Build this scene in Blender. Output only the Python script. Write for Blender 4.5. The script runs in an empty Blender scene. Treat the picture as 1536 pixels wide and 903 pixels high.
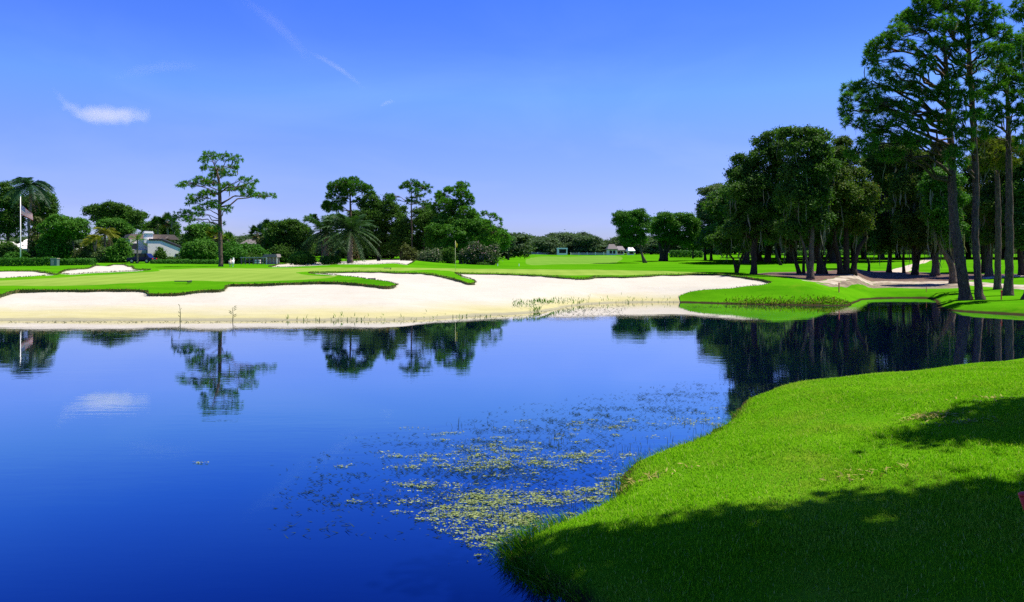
import bpy, math
import numpy as np
from mathutils import Vector
from mathutils.geometry import delaunay_2d_cdt

rng = np.random.default_rng(7)
SC = bpy.context.scene
COL = SC.collection
R = math.radians
F = 1109.3          # focal length of the lens, in pixels of a 1536 px wide picture
UC, VH, EYE = 768.0, 385.0, 3.2   # picture column straight ahead, horizon row, eye height over the pond

SUN_EL, SUN_AZ = 66, 76      # azimuth clockwise from straight ahead

# ------------------------------------------------------------------ helpers
def tag(o, label=None, cat=None, group=None, kind=None):
    if label: o['label'] = label
    if cat: o['category'] = cat
    if group: o['group'] = group
    if kind: o['kind'] = kind
    return o

def empty(name, loc):
    o = bpy.data.objects.new(name, None)
    o.empty_display_size = .3
    COL.objects.link(o)
    o.location = loc
    return o

class MB:
    """collects vertices and faces (triangles / quads) for one mesh object"""
    def __init__(self):
        self.v = []; self.q = []; self.t = []; self.n = 0
    def add(self, v, q=None, t=None):
        v = np.asarray(v, float).reshape(-1, 3)
        if q is not None and len(q): self.q.append(np.asarray(q, np.int64).reshape(-1, 4) + self.n)
        if t is not None and len(t): self.t.append(np.asarray(t, np.int64).reshape(-1, 3) + self.n)
        self.v.append(v); self.n += len(v)
    def box(self, c, s, rz=0.0):
        c = np.array(c, float); s = np.array(s, float) / 2
        p = np.array([[x, y, z] for z in (-1, 1) for y in (-1, 1) for x in (-1, 1)]) * s
        ca, sa = math.cos(rz), math.sin(rz)
        p = np.stack([p[:, 0]*ca - p[:, 1]*sa, p[:, 0]*sa + p[:, 1]*ca, p[:, 2]], 1) + c
        self.add(p, q=[[0,2,3,1],[4,5,7,6],[0,1,5,4],[2,6,7,3],[0,4,6,2],[1,3,7,5]])
    def prism(self, prof, y0, y1, rz=0.0, origin=(0,0,0), axis='y'):
        """closed profile in x,z pushed along y"""
        n = len(prof); p = []
        for y in (y0, y1):
            for a, b in prof: p.append((a, y, b))
        p = np.array(p, float)
        if axis == 'x': p = p[:, [1, 0, 2]]
        ca, sa = math.cos(rz), math.sin(rz)
        p = np.stack([p[:, 0]*ca - p[:, 1]*sa, p[:, 0]*sa + p[:, 1]*ca, p[:, 2]], 1) + np.array(origin)
        q = [[i, (i+1) % n, n+(i+1) % n, n+i] for i in range(n)]
        t = []
        for i in range(1, n-1):
            t.append([0, i+1, i]); t.append([n, n+i, n+i+1])
        self.add(p, q=q, t=t)
    def tube(self, pts, rad, k=7, jit=0.0, cap=True):
        pts = np.asarray(pts, float); m = len(pts)
        rad = np.broadcast_to(np.asarray(rad, float), (m,))
        tan = np.gradient(pts, axis=0) if m > 1 else np.array([[0,0,1.]])
        tan /= np.linalg.norm(tan, axis=1, keepdims=True) + 1e-9
        up = np.where(np.abs(tan[:, 2:3]) > .9, np.array([[1., 0, 0]]), np.array([[0, 0, 1.]]))
        a = np.cross(tan, up); a /= np.linalg.norm(a, axis=1, keepdims=True) + 1e-9
        for i in range(1, m):
            if np.dot(a[i], a[i-1]) < 0: a[i] = -a[i]
        b = np.cross(tan, a)
        th = np.linspace(0, 2*np.pi, k, endpoint=False)
        rr = rad[:, None] * (1 + (rng.normal(0, jit, (m, k)) if jit else 0))
        ring = pts[:, None] + rr[..., None]*(a[:, None]*np.cos(th)[None, :, None] + b[:, None]*np.sin(th)[None, :, None])
        idx = np.arange(m*k).reshape(m, k)
        q = np.stack([idx[:-1], np.roll(idx[:-1], -1, 1), np.roll(idx[1:], -1, 1), idx[1:]], -1).reshape(-1, 4)
        t = []
        if cap:
            for i in range(1, k-1):
                t.append([0, i+1, i]); base = (m-1)*k; t.append([base, base+i, base+i+1])
        self.add(ring.reshape(-1, 3), q=q, t=t if cap else None)
    def arrays(self):
        return (np.concatenate(self.v) if self.v else np.zeros((0, 3)),
                np.concatenate(self.q) if self.q else np.zeros((0, 4), np.int64),
                np.concatenate(self.t) if self.t else np.zeros((0, 3), np.int64))
    def build(self, name, mat, parent=None, smooth=False):
        V, Q, T = self.arrays()
        if parent is not None and parent.parent is None:
            V = V - np.array(parent.location)
        elif parent is not None:
            V = V - np.array(parent.parent.location)
        me = mesh_np(name, V, Q, T, smooth)
        mats = mat if isinstance(mat, (list, tuple)) else [mat]
        for m_ in mats: me.materials.append(m_)
        o = bpy.data.objects.new(name, me); COL.objects.link(o)
        if parent is not None: o.parent = parent
        return o

def mesh_np(name, V, Q, T, smooth=False, matidx=None):
    me = bpy.data.meshes.new(name)
    nq, nt = len(Q), len(T)
    me.vertices.add(len(V)); me.vertices.foreach_set('co', np.ascontiguousarray(V, np.float32).ravel())
    loops = np.concatenate([np.asarray(Q).ravel(), np.asarray(T).ravel()]).astype(np.int32)
    me.loops.add(len(loops)); me.loops.foreach_set('vertex_index', loops)
    start = np.concatenate([np.arange(nq)*4, nq*4 + np.arange(nt)*3]).astype(np.int32)
    me.polygons.add(nq+nt); me.polygons.foreach_set('loop_start', start)
    me.polygons.foreach_set('use_smooth', np.full(nq+nt, bool(smooth)))
    if matidx is not None: me.polygons.foreach_set('material_index', np.asarray(matidx, np.int32))
    me.update(calc_edges=True); me.validate()
    return me

def snoise(x, y, s=1.0, seed=0):
    """cheap smooth noise, about -1..1"""
    r = np.random.default_rng(1000+seed); out = 0
    for i in range(5):
        a = r.uniform(0, 2*np.pi); k = r.uniform(.6, 1.7)/s; ph = r.uniform(0, 6.28)
        b = r.uniform(0, 2*np.pi); kb = r.uniform(.5, 1.2)/s
        out = out + np.sin((np.cos(a)*x + np.sin(a)*y)*k*3 + ph + 1.3*np.sin((np.cos(b)*x+np.sin(b)*y)*kb*2))
    return out/3.2

def sstep(a, b, x):
    t = np.clip((x-a)/(b-a), 0, 1); return t*t*(3-2*t)

def nrm(a): return a/(np.linalg.norm(a, axis=-1, keepdims=True)+1e-9)

# ------------------------------------------------------------------ materials
def new_mat(name):
    m = bpy.data.materials.new(name); m.use_nodes = True
    nt = m.node_tree; b = nt.nodes['Principled BSDF']
    return m, nt, b
def N(nt, typ, **kw):
    n = nt.nodes.new(typ)
    for k, v in kw.items():
        if k.startswith('i_'): n.inputs[k[2:].replace('_', ' ')].default_value = v
        else: setattr(n, k, v)
    return n
def noise(nt, scale, detail=4, rough=.6, vec=None, dist=0.0):
    n = N(nt, 'ShaderNodeTexNoise'); n.inputs['Scale'].default_value = scale
    n.inputs['Detail'].default_value = detail; n.inputs['Roughness'].default_value = rough
    n.inputs['Distortion'].default_value = dist
    if vec is not None: nt.links.new(vec, n.inputs['Vector'])
    return n.outputs['Fac']
def ramp(nt, fac, stops):
    r = N(nt, 'ShaderNodeValToRGB'); e = r.color_ramp.elements
    while len(e) < len(stops): e.new(.5)
    for el, (p, c) in zip(e, stops):
        el.position = p; el.color = (*c, 1) if len(c) == 3 else c
    nt.links.new(fac, r.inputs['Fac']); return r.outputs['Color']
def mix(nt, fac, a, b, mode='MIX'):
    m = N(nt, 'ShaderNodeMix', data_type='RGBA', blend_type=mode)
    for val, sock in ((fac, m.inputs[0]), (a, m.inputs[6]), (b, m.inputs[7])):
        if isinstance(val, (int, float)): sock.default_value = val
        elif isinstance(val, tuple): sock.default_value = (*val, 1) if len(val) == 3 else val
        else: nt.links.new(val, sock)
    return m.outputs[2]
def math_(nt, op, a, b=None, clamp=False):
    m = N(nt, 'ShaderNodeMath', operation=op, use_clamp=clamp)
    for i, v in enumerate((a, b)):
        if v is None: continue
        if isinstance(v, (int, float)): m.inputs[i].default_value = v
        else: nt.links.new(v, m.inputs[i])
    return m.outputs[0]
def position(nt, scale=(1, 1, 1)):
    g = N(nt, 'ShaderNodeNewGeometry')
    mp = N(nt, 'ShaderNodeMapping'); mp.inputs['Scale'].default_value = scale
    nt.links.new(g.outputs['Position'], mp.inputs['Vector'])
    return mp.outputs['Vector']
def objco(nt, scale=(1, 1, 1)):
    g = N(nt, 'ShaderNodeTexCoord')
    mp = N(nt, 'ShaderNodeMapping'); mp.inputs['Scale'].default_value = scale
    nt.links.new(g.outputs['Object'], mp.inputs['Vector'])
    return mp.outputs['Vector']
def bump(nt, b, h, strength, dist=.1):
    n = N(nt, 'ShaderNodeBump'); n.inputs['Strength'].default_value = strength
    n.inputs['Distance'].default_value = dist
    nt.links.new(h, n.inputs['Height']); nt.links.new(n.outputs['Normal'], b.inputs['Normal'])

def plain(name, col, rough=.6, metal=0.0, var=.15, scale=6.0):
    m, nt, b = new_mat(name)
    f = noise(nt, scale, 5, .65, objco(nt))
    c = mix(nt, f, tuple(x*(1-var) for x in col), tuple(min(1, x*(1+var)) for x in col))
    nt.links.new(c, b.inputs['Base Color'])
    b.inputs['Roughness'].default_value = rough; b.inputs['Metallic'].default_value = metal
    return m

def turf(name, dark, light, dry=None, fine=14.0, stripes=0.0, bumpy=.5):
    m, nt, b = new_mat(name)
    p = position(nt)
    big = noise(nt, .09, 4, .6, p); mid = noise(nt, .9, 5, .7, p); fin = noise(nt, fine, 3, .7, p)
    f = math_(nt, 'ADD', math_(nt, 'MULTIPLY', big, .45), math_(nt, 'MULTIPLY', mid, .3))
    f = math_(nt, 'ADD', f, math_(nt, 'MULTIPLY', fin, .28))
    stk = noise(nt, 1.0, 4, .65, position(nt, (.03, .30, 1)))
    f = math_(nt, 'ADD', f, math_(nt, 'MULTIPLY', math_(nt, 'SUBTRACT', stk, .5), .85))
    if stripes:
        w = N(nt, 'ShaderNodeTexWave', wave_type='BANDS', bands_direction='X'); w.inputs['Scale'].default_value = .16
        w.inputs['Distortion'].default_value = .6; w.inputs['Detail'].default_value = 1
        nt.links.new(position(nt, (1, .35, 1)), w.inputs['Vector'])
        f = math_(nt, 'ADD', f, math_(nt, 'MULTIPLY', math_(nt, 'SUBTRACT', w.outputs['Fac'], .5), stripes))
    c = ramp(nt, f, [(.28, dark), (.72, light)])
    if dry:
        pd = noise(nt, .55, 5, .7, p); k = ramp(nt, pd, [(.56, (0, 0, 0)), (.78, (1, 1, 1))])
        c = mix(nt, math_(nt, 'MULTIPLY', k, .65), c, dry)
    sz_ = N(nt, 'ShaderNodeSeparateXYZ'); nt.links.new(p, sz_.inputs[0])
    soil = ramp(nt, math_(nt, 'ADD', sz_.outputs['Z'], math_(nt, 'MULTIPLY', math_(nt, 'SUBTRACT', mid, .5), .12)), [(.05, (1, 1, 1)), (.11, (0, 0, 0))])
    c = mix(nt, soil, c, (.035, .028, .012))
    nt.links.new(c, b.inputs['Base Color'])
    b.inputs['Roughness'].default_value = .9; b.inputs['Specular IOR Level'].default_value = 0
    bump(nt, b, fin, bumpy, .05)
    return m

M = {}
M['rough'] = turf('rough_turf', (.030, .145, .002), (.082, .26, .004), (.14, .22, .010))
M['green'] = turf('green_turf', (.13, .215, .025), (.205, .295, .045), None, 20, .12, .1)
M['fairway'] = turf('fairway_turf', (.085, .20, .018), (.135, .255, .03), None, 12, .05, .2)
M['nearturf'] = turf('bank_turf', (.04, .15, .003), (.12, .28, .008), (.2, .25, .02), 40)
m, nt, b = new_mat('turf_lip'); M['lip'] = m
p = position(nt); f = noise(nt, 3.0, 5, .7, p)
nt.links.new(ramp(nt, f, [(.35, (.018, .03, .006)), (.5, (.06, .09, .01)), (.66, (.16, .11, .03))]), b.inputs['Base Color'])
b.inputs['Roughness'].default_value = .9

# sand: pale cream, algae-yellow towards the waterline, grey where it is wet
m, nt, b = new_mat('bunker_sand'); M['sand'] = m
p = position(nt); g = N(nt, 'ShaderNodeSeparateXYZ'); nt.links.new(N(nt, 'ShaderNodeNewGeometry').outputs['Position'], g.inputs[0])
f1 = noise(nt, .35, 5, .65, p); f2 = noise(nt, 3.5, 5, .7, p); f3 = noise(nt, 40, 2, .6, p)
c = mix(nt, f1, (.385, .36, .27), (.50, .475, .385))
c = mix(nt, ramp(nt, noise(nt, .8, 6, .75, position(nt, (.25, 1.3, 1))), [(.52, (0, 0, 0)), (.78, (.75, .75, .75))]), c, (.40, .345, .245))
spk = ramp(nt, noise(nt, 9, 3, .7, p), [(.74, (0, 0, 0)), (.79, (.35, .35, .35))]); c = mix(nt, spk, c, (.27, .22, .14))
c = mix(nt, ramp(nt, f2, [(.55, (0, 0, 0)), (.75, (.55, .55, .55))]), c, (.38, .32, .22))
rk = N(nt, 'ShaderNodeTexWave', wave_type='BANDS', bands_direction='Y'); rk.inputs['Scale'].default_value = 1.6
rk.inputs['Distortion'].default_value = 5; rk.inputs['Detail'].default_value = 3; rk.inputs['Detail Scale'].default_value = .6
nt.links.new(position(nt, (.18, 1, 1)), rk.inputs['Vector'])
c = mix(nt, math_(nt, 'MULTIPLY', ramp(nt, rk.outputs['Fac'], [(.0, (.8, .8, .8)), (.35, (0, 0, 0))]), f1), c, (.33, .26, .16))
zz = math_(nt, 'ADD', g.outputs['Z'], math_(nt, 'MULTIPLY', math_(nt, 'SUBTRACT', noise(nt, .5, 4, .7, position(nt, (.35, 1.2, 1))), .5), .55))
yel = ramp(nt, zz, [(.16, (1, 1, 1)), (.62, (0, 0, 0))])
yc = mix(nt, noise(nt, 1.4, 5, .7, position(nt, (.3, 2, 1))), (.26, .23, .04), (.48, .43, .15))
c = mix(nt, math_(nt, 'MULTIPLY', yel, .7), c, yc)
wet = ramp(nt, math_(nt, 'ADD', g.outputs['Z'], math_(nt, 'MULTIPLY', math_(nt, 'SUBTRACT', noise(nt, 1.2, 4, .7, position(nt, (.3, 1.5, 1))), .5), .16)), [(.05, (1, 1, 1)), (.11, (0, 0, 0))])
c = mix(nt, math_(nt, 'MULTIPLY', wet, .8), c, (.23, .215, .14))
nt.links.new(c, b.inputs['Base Color']); b.inputs['Roughness'].default_value = .95
b.inputs['Specular IOR Level'].default_value = .1
bump(nt, b, math_(nt, 'ADD', math_(nt, 'MULTIPLY', noise(nt, 1.5, 4, .6, position(nt, (.5, 1, 1))), 2.2), math_(nt, 'MULTIPLY', f2, .5)), .35, .08)

m, nt, b = new_mat('pine_straw_mulch'); M['mulch'] = m
p = position(nt); f = noise(nt, 1.1, 6, .75, p); f2 = noise(nt, 12, 4, .7, p)
c = mix(nt, f2, ramp(nt, f, [(.35, (.06, .028, .015)), (.6, (.17, .08, .045)), (.75, (.30, .19, .11))]), (.02, .01, .006))
nt.links.new(mix(nt, .5, ramp(nt, f, [(.35, (.07, .038, .02)), (.6, (.17, .095, .05)), (.75, (.34, .24, .14))]), c), b.inputs['Base Color'])
b.inputs['Roughness'].default_value = .95; bump(nt, b, f2, .8, .08)
m, nt, b = new_mat('sandy_path'); M['path'] = m
p = position(nt); f = noise(nt, .8, 6, .7, p)
nt.links.new(ramp(nt, f, [(.36, (.12, .085, .05)), (.47, (.30, .24, .16)), (.64, (.44, .39, .30))]), b.inputs['Base Color'])
b.inputs['Roughness'].default_value = .95
m, nt, b = new_mat('dappled_litter'); M['litter'] = m  # brown litter; dappled tree shade and sun flecks are put into its colour
p = position(nt); f = noise(nt, 1.3, 6, .75, position(nt, (.5, 1.4, 1)))
nt.links.new(ramp(nt, f, [(.36, (.07, .05, .03)), (.5, (.16, .12, .07)), (.60, (.26, .21, .13)), (.68, (.45, .38, .27))]), b.inputs['Base Color']); b.inputs['Roughness'].default_value = .95
M['cart'] = plain('cart_path', (.42, .34, .24), .9, 0, .12, 1.5)

# water
m, nt, b = new_mat('pond_water'); M['water'] = m
b.inputs['Base Color'].default_value = (.0005, .003, .028, 1); b.inputs['Specular IOR Level'].default_value = 0; b.inputs['Roughness'].default_value = 1
n1 = noise(nt, .55, 3, .6, position(nt, (.45, 1.6, 1))); n2 = noise(nt, 3.0, 3, .6, position(nt, (.5, 1.6, 1)))
n3 = noise(nt, .07, 3, .5, position(nt, (.5, 1.8, 1)))
amp = ramp(nt, n3, [(.38, (.15, .15, .15)), (.66, (1.3, 1.3, 1.3))])
h = math_(nt, 'ADD', math_(nt, 'MULTIPLY', n1, .6), math_(nt, 'MULTIPLY', n2, .22))
bn = N(nt, 'ShaderNodeBump'); bn.inputs['Distance'].default_value = .05
nt.links.new(math_(nt, 'MULTIPLY', amp, .14), bn.inputs['Strength'])
nt.links.new(h, bn.inputs['Height'])
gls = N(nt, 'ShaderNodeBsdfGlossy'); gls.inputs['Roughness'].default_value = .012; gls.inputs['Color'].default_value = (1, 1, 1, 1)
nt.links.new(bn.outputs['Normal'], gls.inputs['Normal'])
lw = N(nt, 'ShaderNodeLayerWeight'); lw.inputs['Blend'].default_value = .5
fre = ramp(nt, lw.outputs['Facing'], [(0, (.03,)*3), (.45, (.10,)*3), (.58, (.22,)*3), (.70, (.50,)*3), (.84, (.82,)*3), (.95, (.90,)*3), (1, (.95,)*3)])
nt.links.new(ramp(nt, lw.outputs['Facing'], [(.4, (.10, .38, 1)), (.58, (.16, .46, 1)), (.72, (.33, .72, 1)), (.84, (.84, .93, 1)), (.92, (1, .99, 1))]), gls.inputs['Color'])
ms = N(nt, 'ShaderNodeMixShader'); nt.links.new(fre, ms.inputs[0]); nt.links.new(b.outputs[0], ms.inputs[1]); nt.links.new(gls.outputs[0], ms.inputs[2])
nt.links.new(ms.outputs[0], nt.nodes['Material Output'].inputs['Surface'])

def leaf_mat(name, a, c, trans=.3, rough=.55, spec=.12, blotch=None, patch=None):
    m, nt, b = new_mat(name)
    g = N(nt, 'ShaderNodeNewGeometry')
    col = mix(nt, g.outputs['Random Per Island'], a, c)
    big = noise(nt, .35, 3, .6, objco(nt))
    if patch:
        k = ramp(nt, noise(nt, patch[1], 5, .7, objco(nt)), [(.50, (0, 0, 0)), (.72, (.75, .75, .75))]); col = mix(nt, k, col, patch[0])
    col = mix(nt, math_(nt, 'MULTIPLY', big, .45), col, tuple(x*.55 for x in a))
    if blotch:
        k = ramp(nt, g.outputs['Random Per Island'], [(blotch[1], (0, 0, 0)), (min(1, blotch[1]+.02), (1, 1, 1))])
        col = mix(nt, k, col, blotch[0])
    nt.links.new(col, b.inputs['Base Color'])
    b.inputs['Roughness'].default_value = rough; b.inputs['Specular IOR Level'].default_value = spec
    tr = N(nt, 'ShaderNodeBsdfTranslucent'); nt.links.new(mix(nt, 1.0, col, (1.0, 1.15, .45), 'MULTIPLY'), tr.inputs['Color'])
    ms = N(nt, 'ShaderNodeMixShader'); ms.inputs[0].default_value = trans
    out = nt.nodes['Material Output']
    nt.links.new(b.outputs[0], ms.inputs[1]); nt.links.new(tr.outputs[0], ms.inputs[2]); nt.links.new(ms.outputs[0], out.inputs['Surface'])
    return m
M['oak'] = leaf_mat('oak_leaves', (.028, .085, .010), (.115, .235, .026), .38)
M['oakmid'] = leaf_mat('oak_leaves_fresh', (.03, .125, .010), (.13, .31, .022))
M['oakgrey'] = leaf_mat('oak_leaves_greyish', (.08, .13, .035), (.19, .27, .08))
M['oakshade'] = leaf_mat('water_oak_leaves', (.035, .085, .010), (.15, .23, .026), .38, blotch=((.20, .17, .02), .95))
M['needle'] = leaf_mat('pine_needles', (.04, .15, .012), (.17, .38, .03), .35)
M['needleyel'] = leaf_mat('pine_needles_yellowing', (.08, .14, .012), (.26, .28, .025), .35)
M['needledark'] = leaf_mat('pine_needles_dense', (.03, .12, .012), (.12, .29, .026), .35)
M['shrub'] = leaf_mat('bright_shrub_leaves', (.03, .13, .010), (.09, .26, .02))
M['hedge'] = leaf_mat('hedge_leaves', (.025, .12, .008), (.08, .24, .015))
M['olive'] = leaf_mat('olive_leaves', (.06, .08, .018), (.14, .17, .04))
M['palm'] = leaf_mat('palm_fronds', (.014, .055, .010), (.05, .13, .020), .25, .5, .2)
M['palmblue'] = leaf_mat('queen_palm_fronds', (.02, .07, .025), (.05, .13, .045), .25, .45, .3)
M['palmyel'] = leaf_mat('yellow_palm_fronds', (.12, .16, .012), (.34, .33, .03), .35)
M['palmlime'] = leaf_mat('lime_palm_fronds', (.05, .15, .012), (.14, .27, .03), .35)
M['blossom'] = leaf_mat('oleander_leaves_and_blossom', (.025, .065, .015), (.08, .14, .035), .25, blotch=((.46, .30, .30), .88))
M['palebush'] = leaf_mat('pale_bush_leaves', (.05, .10, .03), (.16, .22, .08), .25, blotch=((.45, .38, .30), .92))
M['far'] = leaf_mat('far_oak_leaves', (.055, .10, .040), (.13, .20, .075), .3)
M['dead'] = leaf_mat('dead_fronds', (.12, .085, .035), (.30, .22, .09), .2)
M['straw'] = leaf_mat('dry_straw', (.24, .22, .05), (.46, .40, .13), .2, .8, 0)
M['moss'] = leaf_mat('spanish_moss', (.12, .12, .085), (.30, .29, .22), .3, .9, .1)
def bark(name, a, c, sc=(3, 3, .7)):
    m, nt, b = new_mat(name)
    f = noise(nt, 2.2, 6, .75, objco(nt, sc)); f2 = noise(nt, 9, 4, .7, objco(nt, sc))
    nt.links.new(ramp(nt, math_(nt, 'ADD', math_(nt, 'MULTIPLY', f, .6), math_(nt, 'MULTIPLY', f2, .4)), [(.36, a), (.62, c)]), b.inputs['Base Color'])
    b.inputs['Roughness'].default_value = .95; b.inputs['Specular IOR Level'].default_value = .1
    bump(nt, b, f2, 1.0, .15)
    return m
M['bark'] = bark('oak_bark', (.022, .016, .012), (.10, .075, .055))
M['barkpale'] = bark('pale_oak_bark', (.06, .045, .03), (.24, .18, .13))
M['pinebark'] = bark('pine_bark', (.03, .02, .014), (.25, .175, .125), (4, 4, 1.2))
M['palmbark'] = bark('palm_bark', (.12, .10, .07), (.30, .25, .18), (2, 2, 6))
M['weed'] = leaf_mat('pond_weed', (.008, .020, .010), (.035, .065, .022), .1, .8, 0)
M['algae'] = leaf_mat('algae', (.16, .22, .06), (.44, .50, .20), .2, .8, .05)
M['reed'] = leaf_mat('reed_blades', (.05, .08, .015), (.16, .20, .04), .3)
M['blade'] = leaf_mat('grass_blades', (.12, .34, .006), (.30, .56, .014), .42, .6, .0, blotch=((.42, .46, .10), .93), patch=((.42, .47, .06), .42))
M['tallblade'] = leaf_mat('tall_blades', (.14, .34, .01), (.36, .56, .05), .4, .6, 0)
M['longblade'] = leaf_mat('long_grass_blades', (.03, .13, .004), (.14, .36, .012), .35, .5, .0, blotch=((.35, .34, .08), .92))
M['tussock'] = leaf_mat('tussock_blades', (.05, .13, .006), (.20, .32, .02), .35, .5, 0, blotch=((.34, .28, .09), .8))
M['fringe'] = leaf_mat('lip_grass', (.02, .07, .004), (.10, .20, .012), .3, .6, .15, blotch=((.26, .19, .05), .72))
M['white'] = plain('white_paint', (.84, .79, .72), .5, 0, .05)
M['stucco'] = plain('white_stucco', (.86, .75, .62), .8, 0, .06, 2)
M['roof'] = plain('grey_shingles', (.19, .165, .15), .9, 0, .25, 4)
M['roofdark'] = plain('dark_shingles', (.13, .11, .095), .9, 0, .3, 4)
M['rooftan'] = plain('tan_shingles', (.19, .15, .11), .9, 0, .25, 4)
M['roofwhite'] = plain('pale_roof_tiles', (.72, .66, .58), .8, 0, .08, 3)
M['fascia'] = plain('dark_fascia', (.02, .017, .015), .6)
M['glassdark'] = plain('dark_glass', (.012, .015, .02), .08, 0, .1)
M['greywall'] = plain('grey_wall', (.36, .32, .28), .8)
M['darkgrey'] = plain('weathered_boards_and_shade', (.05, .05, .06), .8)  # fence and door boards; also the painted shade in the pavilion opening
M['metal'] = plain('brushed_aluminium', (.62, .63, .65), .35, .6, .05)
M['red'] = plain('red_paint', (.70, .02, .008), .6, 0, .2, 9)
M['orange'] = plain('faded_red_paint', (.60, .10, .05), .5, 0, .2, 9)
M['yellow'] = plain('yellow_flag_cloth', (.75, .55, .02), .7)
M['poleyel'] = plain('pale_yellow_pole', (.70, .66, .35), .5)
M['car'] = plain('dark_blue_car_paint', (.012, .014, .07), .15, .3, .1)
M['chrome'] = plain('chrome', (.7, .7, .72), .15, .9, .05)
M['tyre'] = plain('tyre_rubber', (.012, .012, .012), .9)
M['boxgreen'] = plain('green_utility_box', (.10, .17, .13), .6)
M['tan'] = plain('tan_plastic', (.42, .34, .24), .6)
M['rakewood'] = plain('dark_rake_wood', (.03, .028, .03), .7)
M['brick'] = plain('reddish_brick', (.28, .12, .07), .9, 0, .3, 12)

# ------------------------------------------------------------------ pond outline and ground height
def px0(u, v, z=0.0):
    D = F*(EYE-z)/(v-VH); return ((u-UC)/F*D, D)
far_px = [(-330, 481), (-200, 480.5), (-60, 481), (0, 480.5), (60, 481), (150, 480.6), (230, 480.8), (300, 480.5), (380, 481), (450, 480.5), (530, 480.8), (600, 480),
          (650, 478.5), (690, 475.5), (730, 473), (765, 471.5), (800, 469), (835, 464), (855, 459.5), (885, 456), (920, 454), (960, 453.3), (1020, 453.3), (1060, 454.5), (1110, 456),
          (1160, 457), (1220, 458), (1255, 458.5), (1274, 457.5), (1285, 453), (1296, 449), (1320, 447.5), (1350, 447), (1385, 447), (1400, 449), (1406, 455), (1406, 461),
          (1415, 464.5), (1440, 467), (1480, 469.5), (1536, 472.5), (1620, 475)]
near_px = [(1105, 616), (1098, 628), (1060, 653), (1000, 673), (948, 696), (934, 720), (925, 745), (880, 768), (830, 788), (778, 812), (763, 832), (790, 857), (830, 882), (870, 903)]
POND = [(-75, 8), (-62, 33)] + [px0(u, v) for u, v in far_px] + [(60, 42), (90, 44), (95, 30), (70, 29), (40, 27), (20, 24), (15, 22.3), (12.5, 20.9), (10.2, 19.7), (8.2, 18.9), (6.6, 18.0), (5.3, 16.6)] \
    + [px0(u, v, .04) for u, v in near_px] + [(.9, 6.0), (.3, 4.9), (-1.6, 3.9), (-6, 2.5), (-15, 0), (-40, -4), (-70, -4)]
POND = np.array(POND)

def seg_dist(P, poly, closed=True):
    A = np.asarray(poly, float); B = np.roll(A, -1, 0)
    if not closed: A, B = A[:-1], B[:-1]
    out = np.full(len(P), 1e9)
    for a, b_ in zip(A, B):
        d = b_-a; L = max(1e-9, d @ d)
        t = np.clip(((P-a) @ d)/L, 0, 1)
        out = np.minimum(out, ((P-(a+t[:, None]*d))**2).sum(1))
    return np.sqrt(out)
def inside(P, poly):
    A = np.asarray(poly, float); B = np.roll(A, -1, 0)
    x, y = P[:, 0], P[:, 1]; c = np.zeros(len(P), bool)
    for (x1, y1), (x2, y2) in zip(A, B):
        if y1 == y2: continue
        c ^= ((y1 > y) != (y2 > y)) & (x < (x2-x1)*(y-y1)/(y2-y1)+x1)
    return c
PT = [0, 1, 3, 6.3, 11, 23, 40, 60, 73, 88, 113, 163, 263, 363, 1000, 5000]
PA = [0, .25, .64, 1.10, 1.46, 1.83, 1.90, 1.93, 2.06, 2.36, 2.76, 3.25, 4.2, 5.0, 6, 7]
PC = [0, .46, 1.18, 1.54, 1.66, 1.85, 1.90, 1.93, 2.06, 2.36, 2.76, 3.25, 4.2, 5.0, 6, 7]
PB = [0, .36, .46, .54, .70, 1.38, 1.80, 1.93, 2.06, 2.36, 2.76, 3.25, 4.2, 5.0, 6, 7]
NT = [0, .25, .8, 2, 4, 8, 20, 80]
NZ = [0, .13, .26, .48, .74, 1.0, 1.3, 1.6]
def ground(X, Y):
    X = np.atleast_1d(np.asarray(X, float)); Y = np.atleast_1d(np.asarray(Y, float))
    P = np.stack([X, Y], 1)
    d = seg_dist(P, POND); ins = inside(P, POND)
    a = X/np.maximum(Y, 1.0)
    w = sstep(.458, .49, a)
    d2 = np.maximum(0, d + .25*snoise(X, Y, 2.2, 1)*np.clip(d, 0, 1))
    w2 = sstep(-.06, .06, a)
    zf = (np.interp(d2, PT, PA)*(1-w2) + np.interp(d2, PT, PC)*w2)*(1-w) + np.interp(d2, PT, PB)*w
    # swells: mound behind the green, humps at the bunker rims, rolling fairway
    def hump(u, D, su, sD, h): return h*np.exp(-((a-(u-UC)/F)/(su/F))**2 - ((Y-D)/sD)**2)
    zf = zf + hump(585, 93, 90, 11, .95) + hump(25, 66, 60, 4.5, .28) + hump(150, 76, 70, 5, .35) + hump(655, 62, 45, 4.5, .14) + hump(1130, 57.5, 95, 3.6, .12)
    zf = zf + .12*snoise(X, Y, 14, 2)*sstep(8, 40, d) + .35*snoise(X, Y, 60, 3)*sstep(70, 160, d) + .02*snoise(X, Y, 2.4, 4)*sstep(.3, 3, d)
    zn = np.interp(d2, NT, NZ) + .04*snoise(X, Y, 1.6, 5)*sstep(.2, 1.5, d)
    near = (Y < 30) & (np.abs(X) < 500) & ((Y < 25) | (X > -3)) & (Y < 26 + np.clip(X-20, 0, 100)*.14)
    z = np.where(near, zn, zf)
    return np.where(ins, -np.minimum(1.2, .28*d), z)

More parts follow.
